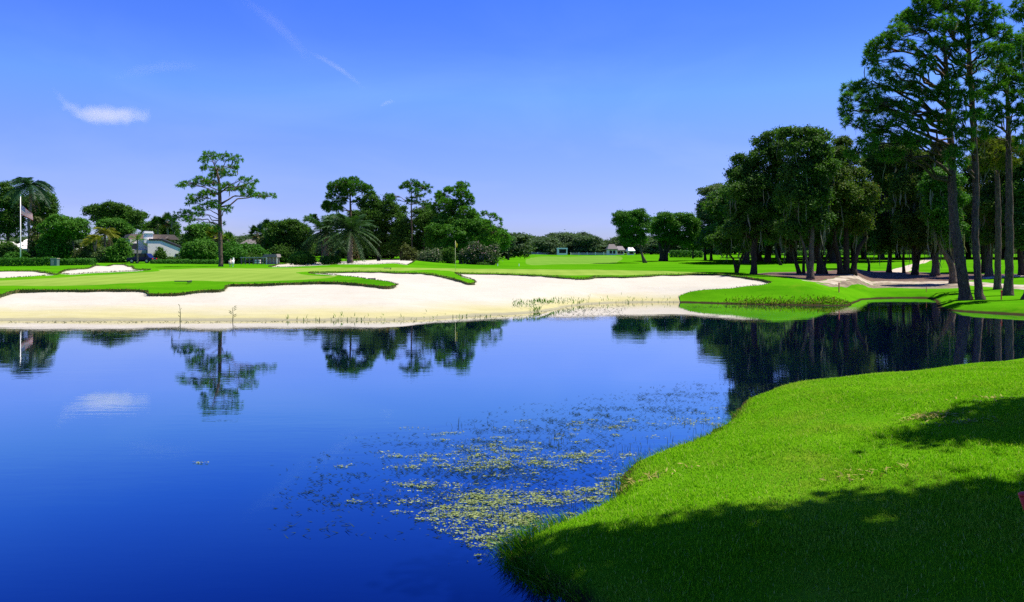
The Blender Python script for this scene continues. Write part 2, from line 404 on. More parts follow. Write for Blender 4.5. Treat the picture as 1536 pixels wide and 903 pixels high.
_g = {}
def hit(u, v):
    """the ground point seen at picture position u, v"""
    ts = np.concatenate([np.arange(4, 30, .1), np.arange(30, 130, .15), np.geomspace(130, 900, 260)])
    zr = EYE - (v-VH)/F*ts; zg = ground((u-UC)/F*ts, ts)
    k = np.nonzero(zr <= np.maximum(zg, 0))[0]
    D = ts[k[0]] if len(k) else 900.0
    return ((u-UC)/F*D, float(D))
def gz(x, y): return float(ground(x, y)[0])
def W(u, v, D): return np.array([(u-UC)/F*D, D, EYE-(v-VH)/F*D])

def smooth_poly(pts, step, closed=True, it=3):
    p = np.asarray(pts, float)
    n = len(p); out = []
    for i in range(n if closed else n-1):
        p0, p1, p2, p3 = p[(i-1) % n], p[i], p[(i+1) % n], p[(i+2) % n]
        if not closed:
            if i == 0: p0 = p1
            if i == n-2: p3 = p2
        k = max(1, int(np.linalg.norm(p2-p1)/step))
        for t in np.arange(k)/k:
            out.append(.5*((2*p1)+(-p0+p2)*t+(2*p0-5*p1+4*p2-p3)*t*t+(-p0+3*p1-3*p2+p3)*t**3))
    if not closed: out.append(p[-1])
    return np.array(out)

def wob(p, amp, s, seed):
    return p + amp*np.stack([snoise(p[:, 0], p[:, 1], s, seed), snoise(p[:, 0], p[:, 1], s, seed+1)], 1)

# ---- outlines traced on the ground
main_edge = [(-300, 462), (-120, 459), (-40, 455), (-8, 449), (6, 443), (30, 437.5), (65, 437), (100, 437.3), (150, 436.8), (190, 436.3), (215, 437.5), (223, 440), (226, 443.2), (262, 443), (285, 440), (310, 437.6), (330, 437),
             (337, 436), (339, 430), (345, 428.8), (400, 427.3), (450, 426), (490, 424.8), (520, 426.2), (550, 429), (575, 431.6), (590, 431), (594, 428.8), (585, 425.5), (570, 422.8), (550, 420.2), (525, 416.5), (500, 413.9), (470, 411.5), (464, 410.3), (480, 409.3), (510, 408.7), (550, 408.4), (590, 409.4), (620, 410), (645, 411.8), (662, 415), (680, 419.2), (695, 424), (704, 426.5), (712, 425.4), (709, 421.5), (700, 418), (690, 414.3), (684, 411.4), (690, 410.3), (730, 411), (760, 411.8), (800, 413.5), (840, 416.3), (865, 418.6), (884, 418), (900, 415.8), (940, 416), (965, 414.6), (1000, 413), (1040, 411.9), (1075, 412), (1095, 413.8), (1120, 417.5), (1148, 422.3), (1157, 424.8), (1150, 428), (1120, 432), (1090, 435.5), (1050, 438.3), (1030, 441.2), (1019, 446.5)]
edge_w = smooth_poly([hit(u, v) for u, v in main_edge], .35, False)
edge_w = wob(edge_w, .05, .7, 11)
water_side = [px0(1024, 456), px0(1018, 462), px0(900, 470), px0(800, 482), px0(700, 492), px0(500, 496), px0(0, 496), px0(-330, 496)]
main_poly = np.concatenate([edge_w, np.array(water_side)])
def ground_poly(px, step=.4, w=.05, seed=20): return wob(smooth_poly([hit(u, v) for u, v in px], step), w, .8, seed)
bunk2 = ground_poly([(-60, 411), (-20, 408.5), (15, 407), (45, 407), (65, 409), (82, 411.7), (87, 412.8), (70, 414.6), (45, 416.6), (10, 418.8), (-30, 420), (-70, 418)], .4, .05, 21)
bunk3 = ground_poly([(91, 409.5), (112, 404.5), (140, 400), (165, 398.6), (190, 398.8), (199, 401), (202, 404.2), (216, 404.8), (225, 405.6), (205, 407.6), (165, 409.4), (130, 411), (110, 413), (96, 412)], .4, .05, 22)
bunk4 = ground_poly([(404, 400.5), (430, 395.5), (470, 393.8), (510, 392.3), (560, 390), (600, 389), (632, 388.9), (635, 390.6), (620, 393.6), (590, 395.6), (540, 397.2), (480, 398.6), (430, 401)], .6, .08, 23)
greenp = ground_poly([(-80, 430), (0, 428.7), (60, 429), (120, 428.3), (200, 424.8), (260, 421.5), (310, 421.3), (370, 423), (420, 421), (470, 418.8), (500, 416.4), (508, 415.2), (470, 413.8), (446, 410), (452, 407.8), (500, 406.8), (560, 406.6), (610, 406.2), (650, 404.8), (690, 408.6), (720, 409.2), (790, 410.9), (850, 413.3), (890, 412.7), (950, 412.6), (1000, 410.9), (1060, 409.6), (1000, 406.6), (900, 404.8), (800, 404), (700, 403), (640, 402), (560, 401.5), (480, 401.5), (400, 402.5), (340, 402.3), (290, 402.6), (240, 404.5), (236, 407), (180, 410.8), (120, 414.5), (60, 418.2), (0, 421), (-80, 423)], .7, .08, 24)
fairp = ground_poly([(792, 396.6), (802, 386), (860, 385), (928, 384.6), (921, 395.4), (860, 396.2)], 1.5, .1, 25)
mulchp = ground_poly([(1136, 410.6), (1160, 408.3), (1210, 407.3), (1300, 406), (1360, 407.5), (1425, 410.5), (1480, 411.2), (1560, 411.5), (1620, 413), (1620, 420), (1536, 416), (1480, 417.5), (1440, 422.4), (1380, 421.6), (1300, 420), (1240, 419.6), (1205, 419.4), (1170, 414.4)], .6, .12, 26)
pathp = ground_poly([(1203, 420.6), (1240, 419.6), (1300, 420), (1380, 421.6), (1440, 422.4), (1480, 424), (1536, 427.5), (1640, 434), (1640, 443), (1536, 434.5), (1480, 430.3), (1440, 427.2), (1390, 426.6), (1320, 425.6), (1260, 424.6), (1225, 423.6)], .6, .16, 27)
litterp = ground_poly([(1222, 424.4), (1260, 424.6), (1320, 425.6), (1390, 426.6), (1440, 427.2), (1452, 429.8), (1430, 432.3), (1380, 433), (1320, 432), (1262, 430), (1236, 427.6)], .6, .14, 33)
cartp = ground_poly([(1336, 406.2), (1352, 409), (1372, 404.5), (1366, 402), (1382, 395.5), (1398, 390), (1402, 386.8), (1394, 386.8), (1378, 393), (1352, 401)], .8, .03, 28)
cart2p = ground_poly([(1470, 417.2), (1510, 413.2), (1560, 412.3), (1620, 412.5), (1620, 414.5), (1560, 414.5), (1515, 415.5), (1480, 418.6)], .8, .03, 29)
regions = [('bunker_sand', main_poly, 'sand'), ('bunker_sand', bunk2, 'sand'), ('bunker_sand', bunk3, 'sand'), ('bunker_sand', bunk4, 'sand'),
           ('sandy_path', pathp, 'path'), ('dappled_litter', litterp, 'litter'), ('cart_path', cartp, 'cart'), ('cart_path', cart2p, 'cart'), ('pine_straw_ground', mulchp, 'mulch'), ('putting_green', greenp, 'green'), ('fairway', fairp, 'fairway')]

pts, edges = [], []
def add_loop(p):
    i0 = len(pts); n = len(p); pts.extend(map(tuple, p))
    edges.extend([(i0+i, i0+(i+1) % n) for i in range(n)])
for _, p, _m in regions: add_loop(p)
near_line = smooth_poly([px0(u, v, .04) for u, v in near_px], .2, False)
grid = []
for y in np.arange(-6, 26, .35):
    x = np.arange(-8, max(8, y*.85+3), .35); grid.append(np.stack([x+rng.uniform(-.08, .08, len(x)), np.full(len(x), y)+rng.uniform(-.08, .08, len(x))], 1))
for y in np.arange(29.5, 77, .42):
    s = .5; x = np.arange(-y*.78-4, y*.80+4, s); grid.append(np.stack([x, np.full(len(x), y)], 1)+rng.uniform(-.12, .12, (len(x), 2)))
y = 77.0
while y < 900:
    s = y*.013; x = np.arange(-y*.85, y*.85, s); grid.append(np.stack([x, np.full(len(x), y)], 1)+rng.uniform(-.2, .2, (len(x), 2))*s); y += s*1.3
for r_ in (1300, 2600):
    th = np.linspace(0, 2*np.pi, 40, endpoint=False); grid.append(np.stack([r_*np.cos(th), r_*np.sin(th)], 1))
for xx in (-300, -150, -80, -45, 45, 80, 150, 300):
    yy = np.array([-300, -150, -80, -40, -20, -5, 8, 20]); grid.append(np.stack([np.full(len(yy), xx)+.0, yy], 1))
yy = np.array([-300, -150, -80, -40, -20, -10]); grid.append(np.stack([yy*0, yy], 1))
G = np.concatenate(grid)
keep = np.ones(len(G), bool)
for _, p, _m in regions:
    bb0, bb1 = p.min(0)-1, p.max(0)+1
    m_ = ((G > bb0) & (G < bb1)).all(1)
    if m_.any():
        dd = seg_dist(G[m_], p); idx = np.nonzero(m_)[0]
        keep[idx[dd < .12]] = False
G = G[keep]; pts.extend(map(tuple, G))
cv, ce, cf, _a, _b, _c = delaunay_2d_cdt([Vector(p) for p in pts], edges, [], 0, 1e-4)
cv = np.array([(v.x, v.y) for v in cv]); cf = np.array(cf)
cen = cv[cf].mean(1)
lab = np.full(len(cf), -1)
for k in range(len(regions)-1, -1, -1): lab[inside(cen, regions[k][1])] = k
zt = ground(cv[:, 0], cv[:, 1])
sand_poly_edges = [edge_w, bunk2, bunk3, bunk4]
dlip = np.full(len(cv), 1e9)
for i, e in enumerate(sand_poly_edges):
    dlip = np.minimum(dlip, seg_dist(cv, e, closed=i > 0))
wet = np.clip(zt/.7, 0, 1)
z_turf = zt + np.where(zt > 0, np.where(cv[:, 1] > 56, .04, .10)*(1-sstep(0, 1.6, dlip))*wet, 0)
small = inside(cv, bunk2) | inside(cv, bunk3) | inside(cv, bunk4) | (np.minimum(np.minimum(seg_dist(cv, bunk2), seg_dist(cv, bunk3)), seg_dist(cv, bunk4)) < .02)
z_sand = zt - np.where(zt > 0, np.where(small, .03+.05*sstep(0, 2, dlip), .07 + .16*sstep(0, 3, dlip))*wet, 0) + .03*snoise(cv[:, 0], cv[:, 1], 1.3, 31)*wet
is_sand = (lab >= 0) & (lab < 4)

def emit(name, mask, z, mat, label, extra=None):
    tri = cf[mask]; used, inv = np.unique(tri, return_inverse=True)
    V = np.column_stack([cv[used], z[used]]); T = inv.reshape(-1, 3)
    nrmz = np.cross(np.column_stack([cv[tri[:, 1]]-cv[tri[:, 0]], np.zeros(len(tri))]), np.column_stack([cv[tri[:, 2]]-cv[tri[:, 0]], np.zeros(len(tri))]))[:, 2]
    T = np.where(nrmz[:, None] < 0, T[:, ::-1], T)
    mats = [mat]; mi = np.zeros(len(T), int); Q = np.zeros((0, 4), int)
    if extra is not None:
        EV, EQ, em = extra
        Q = EQ + len(V); V = np.concatenate([V, EV]); mats.append(em)
        mi = np.concatenate([np.ones(len(Q), int), mi])
    me = mesh_np(name, V, Q, T, True, mi)
    for mm in mats: me.materials.append(mm)
    o = bpy.data.objects.new(name, me); COL.objects.link(o)
    return tag(o, label, name.replace('_', ' '), None, 'structure')

# turf lip: wall from the turf edge down to the sand
ed = {}
for side, tris in ((0, cf[~is_sand]), (1, cf[is_sand])):
    for a_, b_ in ((0, 1), (1, 2), (2, 0)):
        for i, j in zip(tris[:, a_], tris[:, b_]):
            ed.setdefault((min(i, j), max(i, j)), set()).add(side)
lipe = np.array([k for k, s in ed.items() if len(s) == 2])
lipe = lipe[(zt[lipe] > .03).all(1)]
EV = np.concatenate([np.column_stack([cv[lipe[:, 0]], z_turf[lipe[:, 0]]]), np.column_stack([cv[lipe[:, 1]], z_turf[lipe[:, 1]]]),
                     np.column_stack([cv[lipe[:, 1]], z_sand[lipe[:, 1]]-.05]), np.column_stack([cv[lipe[:, 0]], z_sand[lipe[:, 0]]-.05])])
n_ = len(lipe); EQ = np.stack([np.arange(n_)+k*n_ for k in range(4)], 1)
nearm = (cen[:, 1] < 26) & (np.abs(cen[:, 0]) < 60)
emit('rough_grass', (lab == -1) & ~nearm, z_turf, M['rough'], 'bright green mown rough around the bunkers and out to the trees', (EV, EQ, M['lip']))
emit('grass_bank', (lab == -1) & nearm, z_turf, M['nearturf'], 'lush green bank at the near right side of the pond')
gl = ['huge cream sand bunker running along the far shore of the pond', 'small sand bunker at the left edge below the clipped hedge', 'curving sand bunker in front of the parked car', 'long thin sand bunker behind the putting green']
for k in range(4): emit('sand_bunker', lab == k, z_sand, M['sand'], gl[k])
emit('sandy_path', lab == 4, zt, M['path'], 'pale sandy path crossing under the right-hand trees')
emit('dappled_litter', lab == 5, zt, M['litter'], 'brown leaf litter below the path, dappled shade put into its colour')
emit('cart_path', (lab == 6) | (lab == 7), zt, M['cart'], 'tan cart path winding between the oak trunks')
emit('mulch_ground', lab == 8, zt, M['mulch'], 'reddish brown pine straw under the oaks')
emit('putting_green', lab == 9, z_turf, M['green'], 'smooth pale green putting surface')
emit('fairway', lab == 10, zt, M['fairway'], 'pale mown fairway patch before the far tree line')

wb = MB(); wb.add([(-80, -8, 0), (98, -8, 0), (98, 62, 0), (-80, 62, 0)], q=[[0, 1, 2, 3]])
tag(wb.build('pond_water', M['water']), 'still blue pond reflecting the sky and trees', 'water', None, 'structure')

# ------------------------------------------------------------------ grass blades
def blades(base, hgt, width, lean, mat, name, label, cat, dirv=None, parent=None, kind='stuff'):
    n = len(base)
    th = rng.uniform(0, 2*np.pi, n)
    d = np.stack([np.cos(th), np.sin(th), np.zeros(n)], 1)
    s = np.stack([-np.sin(th), np.cos(th), np.zeros(n)], 1)
    if dirv is not None: d = nrm(d*.6+dirv)
    w = (width*rng.uniform(.6, 1.3, n))[:, None]; h = (hgt*rng.uniform(.5, 1.4, n))[:, None]
    le = (lean*rng.uniform(0, 1.6, n))[:, None]
    up = np.array([[0, 0, 1.]])
    a0 = base - s*w*.5; a1 = base + s*w*.5
    m0 = base + up*h*.6 + d*h*le*.35
    tip = base + up*h + d*h*le
    V = np.stack([a0, a1, m0+s*w*.38, m0-s*w*.38, tip], 1).reshape(-1, 3)
    k = np.arange(n)*5
    Q = np.stack([k, k+1, k+2, k+3], 1); T = np.stack([k+3, k+2, k+4], 1)
    me = mesh_np(name, V, Q, T, False); me.materials.append(mat)
    o = bpy.data.objects.new(name, me); COL.objects.link(o)
    return tag(o, label, cat, None, kind)

# near bank: density falls with distance
nb = []
for y0, y1, dens in ((4, 7, 3600), (7, 9, 3300), (9, 12, 2600), (12, 15, 1900), (15, 21, 1300)):
    x1 = y1*.95+4; n = int((x1+1.5)*(y1-y0)*dens)
    p = np.column_stack([rng.uniform(-1.5, x1, n), rng.uniform(y0, y1, n)])
    p = p[(p[:, 0] < p[:, 1]*.71+.4) | (rng.uniform(0, 1, n) < .6)]
    nb.append(p)
nb = np.concatenate(nb); zb = ground(nb[:, 0], nb[:, 1])
okm = zb > .015; nb = np.column_stack([nb[okm], zb[okm]-.01])
hv = .042 + .012*snoise(nb[:, 0], nb[:, 1], 1.1, 40)
blades(nb, hv, .006 + nb[:, 1]*.0003, .8, M['blade'], 'grass', 'short lush grass covering the near pond bank', 'grass')
kk = rng.integers(0, len(nb), 9000); cl = snoise(nb[kk, 0], nb[kk, 1], .9, 43)
kk = kk[cl > .25]
blades(nb[kk], .075, .007, .9, M['tallblade'], 'tall_grass', 'scattered taller yellow green blades on the near bank', 'grass')
lp = []
for u, v, n_ in ((1395, 626, 150), (1450, 637, 40), (1300, 715, 40), (960, 722, 60), (1480, 600, 30)):
    x, y = hit(u, v); lp.append(np.stack([x+rng.normal(0, .26, n_), y+rng.normal(0, .12, n_)], 1))
lp = np.concatenate(lp); lz = ground(lp[:, 0], lp[:, 1])+.035; n_ = len(lp)
lb = MB(); add_l = nrm(np.array([0, 0, 1.])+rng.normal(0, .4, (n_, 3)))
t_ = nrm(np.cross(add_l, rng.normal(0, 1, (n_, 3)))); s_ = np.cross(add_l, t_); c_ = np.column_stack([lp, lz])
lb.add(np.stack([c_-t_*.05, c_+s_*.012, c_+t_*.05, c_-s_*.012], 1).reshape(-1, 3), q=np.arange(4*n_).reshape(-1, 4))
tag(lb.build('leaf_debris', M['straw']), 'tan dead leaves and needles in small patches on the near bank', 'debris', None, 'stuff')
# long ragged grass at the near water's edge
nl = smooth_poly([px0(u, v, .04) for u, v in near_px[:14]], .02, False)
tn = nrm(np.gradient(nl, axis=0)); nrm2 = np.stack([tn[:, 1], -tn[:, 0]], 1)   # either side
k = rng.integers(0, len(nl), 8000); off = rng.normal(.0, .09, 8000)
side = np.where(inside(nl+nrm2*.3, POND), 1, -1)
p = nl[k] - (nrm2*side[:, None])[k]*off[:, None]
den = .45+.55*sstep(-.2, .7, snoise(p[:, 0], p[:, 1], .8, 41)) ; front = nl[k][:, 1] < 8.9
sel = rng.uniform(0, 1, len(k)) < den*np.where(front, 1.0, .55)
p = p[sel]; zb = np.maximum(ground(p[:, 0], p[:, 1]), -.02)
dv = np.column_stack([(nrm2*side[:, None])[k][sel], np.zeros(sel.sum())])
blades(np.column_stack([p, zb]), np.where(front[sel], .12, .06), .008, 1.2, M['longblade'], 'shore_grass', 'long ragged grass blades hanging over the near water edge', 'grass', dv)
# thin emergent stalks beside the near shore
p = []
for u, v, n, su, sv in ((928, 738, 60, 8, 12), (950, 680, 14, 14, 5), (1010, 662, 18, 30, 6), (975, 676, 12, 20, 4), (1060, 640, 12, 20, 6), (880, 755, 14, 14, 6), (830, 660, 16, 8, 6), (775, 795, 25, 25, 8), (700, 640, 8, 30, 5)):
    uu = rng.normal(u, su, n); vv = rng.normal(v, sv, n); p += [px0(a_, c_) for a_, c_ in zip(uu, vv)]
p = np.array(p); p = p[inside(p, POND)]
blades(np.column_stack([p, np.full(len(p), -.02)]), .13, .009, .4, M['reed'], 'reeds', 'thin reed stalks standing in shallow water by the near bank', 'reeds')
# fringe along the bunker lips
fb = []; fd = []
for i, e in enumerate(sand_poly_edges):
    e2 = smooth_poly(e, .06, closed=i > 0)
    if i == 0: e2 = e2[e2[:, 0] > -36]
    t_ = nrm(np.gradient(e2, axis=0)); q_ = np.stack([t_[:, 1], -t_[:, 0]], 1)
    sgn = np.where(inside(e2+q_*.15, regions[i][1]), 1, -1)[:, None]
    for rep in range(3):
        pp = e2 + rng.normal(0, .05, e2.shape); fb.append(pp); fd.append(q_*sgn)
fb = np.concatenate(fb); fd = np.concatenate(fd)
zf_ = ground(fb[:, 0], fb[:, 1]); dl = np.clip(zf_/.7, 0, 1)*.07
okm = zf_ > .05
blades(np.column_stack([fb, zf_+dl])[okm], .10, .05, 1.5, M['fringe'], 'lip_grass', 'ragged brownish grass along the bunker lips', 'grass', np.column_stack([fd, np.full(len(fd), -.5)])[okm])
# shoreline grass: far shore tufts and mound edge
p = []
for u0, u1, v0, n in ((430, 620, 479.5, 45), (500, 620, 476, 14), (768, 800, 456, 110), (800, 832, 453.5, 180), (832, 880, 453, 110), (620, 760, 476, 30), (795, 812, 466, 50), (880, 1010, 452.6, 60)):
    uu = rng.uniform(u0, u1, n); vv = v0 + rng.normal(0, .5, n)
    Pk = [hit(u_, v0) for u_ in np.linspace(u0, u1, 12)]
    p += [(np.interp(a_, np.linspace(u0, u1, 12), [q_[0] for q_ in Pk]), np.interp(a_, np.linspace(u0, u1, 12), [q_[1] for q_ in Pk])+rng.normal(0, .35)) for a_ in uu]
p = np.array(p); zb = np.maximum(ground(p[:, 0], p[:, 1]), -.02)
blades(np.column_stack([p, zb]), .16, .035, .7, M['longblade'], 'shore_weeds', 'scattered grass tufts along the far waterline', 'grass')
p = []
Pk = np.array([hit(u_, 456.2) for u_ in np.linspace(1024, 1280, 40)]); kk = rng.uniform(0, 1, 2200)**.7*39
p = np.stack([np.interp(kk, np.arange(40), Pk[:, 0]), np.interp(kk, np.arange(40), Pk[:, 1])+np.abs(rng.normal(0, .45, 2200))-.1], 1)
zb = ground(p[:, 0], p[:, 1]); p = p[zb > .0]; zb = zb[zb > .0]
blades(np.column_stack([p, zb-.02]), .13, .05, .9, M['tussock'], 'mound_grass', 'olive tussock grass along the foot of the mound by the creek', 'grass')
# two tall stalks on the far-left shore
for u, v0, v1, lb in ((270, 459, 482.5, 'tall bare reed stalk at the sandy waterline, left of the pair'), (349, 461, 482, 'tall reed stalk with small side leaves at the sandy waterline, right of the pair')):
    x, y = px0(u, 482); r_ = empty('reed_plant', (x, y, -.02)); tag(r_, lb, 'reed', 'reed stalks at the far waterline')
    H = (v1-v0)/F*y; b_ = MB(); b_.tube([(x, y, -.02), (x+.02, y, H*.5), (x-.02, y, H)], [.02, .016, .008], 5); b_.build('stem', M['reed'], r_)
    for t_ in np.linspace(.25, .95, 7 if u > 300 else 4):
        b_ = MB()
        s_ = rng.choice([-1, 1]); z_ = H*t_; l_ = .22 if u > 300 else .1
        b_.add([(x, y, z_), (x+s_*l_*.5, y+.02, z_+.10), (x+s_*l_, y, z_+.12), (x+s_*l_*.5, y-.02, z_+.06)], q=[[0, 1, 2, 3]])
        b_.build('leaf', M['reed'], r_)

# ------------------------------------------------------------------ pond weed and algae mats
wp = [(430, 722), (560, 662), (690, 652), (770, 618), (900, 600), (1050, 578), (1098, 588), (1085, 625), (1000, 640), (920, 650), (890, 690), (880, 735), (905, 760), (830, 785), (750, 806), (650, 792), (560, 772), (470, 786), (400, 735)]
wpw = np.array([px0(u, v) for u, v in wp])
n = 90000; uu = rng.uniform(400, 1100, n); vv = 572+(810-572)*rng.uniform(0, 1, n)**1.35
p = np.array([px0(a_, c_) for a_, c_ in zip(uu, vv)])
d = seg_dist(p, wpw)*np.where(inside(p, wpw), 1, -1); lft = sstep(-2.2, .4, p[:, 0]+.25*(p[:, 1]-10))
dn = snoise(p[:, 0], p[:, 1]*1.5, .9, 50)*.6+snoise(p[:, 0], p[:, 1]*1.7, .35, 51)*.5
sel = rng.uniform(0, 1, n) < np.clip(.10+.75*sstep(-.3, .9, dn), 0, 1)*sstep(-.9, 1.2, d)*.75*(.35+.65*lft)
p = p[sel]
ex = []
for u0, u1, v0, v1, m_ in ((800, 940, 456, 474, 420), (690, 820, 473, 480, 160), (0, 700, 481.5, 484.5, 420), (1030, 1270, 459, 462, 220), (1300, 1400, 453, 458, 160), (1100, 1190, 575, 600, 500)):
    uu = rng.uniform(u0, u1, m_); vv = rng.uniform(v0, v1, m_); ex += [px0(a_, c_) for a_, c_ in zip(uu, vv)]
ex = np.array(ex); ex = ex[inside(ex, POND)]; p = np.concatenate([p, ex]); n = len(p)
th = rng.normal(0, .5, n)+rng.choice([0, np.pi], n); L = rng.uniform(.02, .08, n)*np.maximum(1, p[:, 1]/17)
ax = np.stack([np.cos(th), np.sin(th), rng.uniform(0, .55, n)], 1)*L[:, None]
sd = np.stack([-np.sin(th), np.cos(th), np.zeros(n)], 1)*.0065*np.maximum(1, p[:, 1]/17)[:, None]
b0 = np.column_stack([p, np.full(n, .004)])
V = np.stack([b0-ax*.3*[1, 1, 0], b0+sd, b0+ax, b0-sd], 1).reshape(-1, 3)
me = mesh_np('pond_weed', V, np.arange(4*n).reshape(-1, 4), np.zeros((0, 3), int)); me.materials.append(M['weed'])
o = bpy.data.objects.new('pond_weed', me); COL.objects.link(o); tag(o, 'dark floating pond weed scattered over the water before the bank', 'pond weed', None, 'stuff')
ap = []
for u, v, su, sv, n in ((u_, v_, a_, b_, int(n_*3.3)) for u_, v_, a_, b_, n_ in ((745, 672, 55, 9, 420), (760, 695, 60, 5, 420), (870, 686, 40, 3, 170), (700, 690, 30, 8, 160), (730, 745, 55, 8, 520), (690, 768, 35, 8, 420), (775, 778, 25, 8, 420), (800, 752, 40, 5, 200), (745, 803, 14, 6, 160), (903, 735, 16, 4, 160), (620, 728, 14, 2, 60), (850, 748, 14, 4, 70), (610, 684, 20, 3, 60), (930, 722, 10, 14, 100), (1010, 632, 70, 5, 160), (900, 640, 60, 5, 120), (725, 822, 10, 4, 30))):
    ns = max(4, n//28); uu = u + su*rng.standard_t(3, ns)*.8; vv = np.clip(v + sv*rng.standard_t(3, ns)*1.1, 560, 850)
    cs_ = np.array([px0(a_, c_) for a_, c_ in zip(uu, vv)]); sz_ = rng.uniform(.4, 1.6, ns)*rng.uniform(.3, 1, ns); k = rng.integers(0, ns, n)
    ap += list(cs_[k] + np.stack([rng.normal(0, .17, n), rng.normal(0, .06, n)+rng.normal(0, .04, n)], 1)*sz_[k][:, None])
ap = np.array(ap); ap = ap[inside(ap, POND)]; n = len(ap)
K = 7; th = np.linspace(0, 2*np.pi, K, endpoint=False)[None]+rng.uniform(0, 1, (n, 1))
rr = (.003+.015*rng.uniform(0, 1, (n, 1))**2)*rng.uniform(.15, 1.5, (n, K))
V = np.stack([ap[:, :1]+rr*1.5*np.cos(th), ap[:, 1:]+rr*.9*np.sin(th), .006+rng.uniform(0, .014, (n, 1))+rng.uniform(-.003, .006, (n, K))], -1)
V = np.concatenate([V, np.stack([ap[:, 0], ap[:, 1], np.full(n, .016)], -1)[:, None]], 1)
T = []
for i in range(K): T.append(np.stack([np.full(n, K), np.full(n, i), np.full(n, (i+1) % K)], 1)+(np.arange(n)*(K+1))[:, None])
me = mesh_np('algae_mats', V.reshape(-1, 3), np.zeros((0, 4), int), np.concatenate(T)); me.materials.append(M['algae'])
o = bpy.data.objects.new('algae_mats', me); COL.objects.link(o); tag(o, 'yellow green algae floating in patches on the near water', 'algae', None, 'stuff')

# ------------------------------------------------------------------ foliage generators
def leaf_cloud(mb, blobs, leaf, dens=1.0, clump=.3, upb=.35):
    """blobs: rows of centre xyz + radii xyz; leaves gathered in clumps on and under the surface"""
    for c in blobs:
        ce, rd = np.array(c[:3]), np.array(c[3:6]); rm = rd.mean()
        area = 4*np.pi*((rd[0]*rd[1])**1.6/3+(rd[0]*rd[2])**1.6/3+(rd[1]*rd[2])**1.6/3)**(1/1.6)
        cr = max(leaf*1.6, rm*clump); ncl = max(6, int(area/(cr*cr)*1.5*dens))
        dr = nrm(rng.normal(0, 1, (ncl, 3))); dr[:, 2] = np.where((dr[:, 2] < -.35) & (rng.uniform(0, 1, ncl) < .5), -dr[:, 2], dr[:, 2])
        rad = rng.uniform(.55, 1.08, ncl)**.6
        cc = ce + dr*rd*rad[:, None]
        per = max(5, int(2.3*dens*cr*cr/(leaf*leaf*.42)*1.5))
        n = ncl*per
        lp = np.repeat(cc, per, 0) + rng.normal(0, 1, (n, 3))*np.array([cr, cr, cr*.62])*.52*np.repeat(rng.uniform(.6, 1.35, ncl), per)[:, None]
        out = np.repeat(dr, per, 0)
        nv = nrm(out*.5 + np.array([0, 0, upb]) + rng.normal(0, .55, (n, 3)))
        add_leaves(mb, lp, nv, leaf)
def add_leaves(mb, lp, nv, leaf, asp=.55):
    n = len(lp)
    t = nrm(np.cross(nv, rng.normal(0, 1, (n, 3)))); s = np.cross(nv, t)
    l = (leaf*rng.uniform(.55, 1.25, n))[:, None]*.5
    V = np.stack([lp-t*l, lp+s*l*asp+nv*l*.12, lp+t*l, lp-s*l*asp+nv*l*.12], 1).reshape(-1, 3)
    mb.add(V, q=np.arange(4*n).reshape(-1, 4))
def tufts(mb, cen_, dirs, ln, wd, k=16):
    n = len(cen_)
    d = nrm(np.repeat(dirs, k, 0)*.75 + rng.normal(0, .62, (n*k, 3)) + np.array([0, 0, .12]))
    c = np.repeat(cen_, k, 0); l = ln*rng.uniform(.65, 1.15, (n*k, 1))*np.repeat(rng.uniform(.75, 1.25, (n, 1)), k, 0)
    s = nrm(np.cross(d, rng.normal(0, 1, (n*k, 3))))*wd*.5
    V = np.stack([c+d*l*.12-s, c+d*l*.12+s, c+d*l+[[0, 0, 0]]-np.array([0, 0, .08])*l], 1).reshape(-1, 3)
    mb.add(V, t=np.arange(3*n*k).reshape(-1, 3))
def curve(p0, p1, sag=0.0, n=6, wig=.03):
    t = np.linspace(0, 1, n)[:, None]; L = np.linalg.norm(p1-p0)
    p = p0*(1-t)+p1*t; p[:, 2] += sag*L*4*(t[:, 0]*(1-t[:, 0]))
    w = rng.normal(0, wig*L, (n, 3)); w[0] = w[-1] = 0
    return p + w
def limb_to(mb, tr, target, r0, slope=.5, k=6):
    """limb from the trunk polyline tr (xyz + radius) up to a target point"""
    tr = np.asarray(tr); h = np.hypot(*(tr[:, :2]-target[:2]).T).min()
    za = np.clip(target[2]-slope*h, tr[:, 2].min()+.35*(tr[:, 2].max()-tr[:, 2].min()), tr[:, 2].max())
    o_ = np.argsort(tr[:, 2]); a_ = np.array([np.interp(za, tr[o_, 2], tr[o_, i]) for i in range(4)])
    r = min(r0, a_[3]*.75); p = curve(a_[:3], target, .06, 7, .035)
    mb.tube(p, np.linspace(r, max(.018, r*.22), 7), k)
    return p
def moss_strands(mb, pts_, ln, w):
    for p in pts_:
        l = ln*rng.uniform(.4, 1.4); ww = w*rng.uniform(.5, 1.4); th = rng.uniform(0, np.pi)
        s = np.array([math.cos(th), math.sin(th), 0])*ww
        q = [p+np.array([0, 0, 0]), p+np.array([rng.normal(0, .05), rng.normal(0, .05), -l*.35]), p+np.array([rng.normal(0, .1), rng.normal(0, .1), -l*.7]), p+np.array([rng.normal(0, .12), 0, -l])]
        V = [q[0]-s*.35, q[0]+s*.35, q[1]-s, q[1]+s, q[2]-s*.6, q[2]+s*.6, q[3]-s*.08, q[3]+s*.08]
        mb.add(V, q=[[0, 1, 3, 2], [2, 3, 5, 4], [4, 5, 7, 6]])

def conv(T, lst):
    """picture coordinates read off an enlarged crop: T = (left, top, scale)"""
    return [(T[0]+a/T[2], T[1]+b_/T[2])+tuple(x/T[2] for x in r) for a, b_, *r in lst]

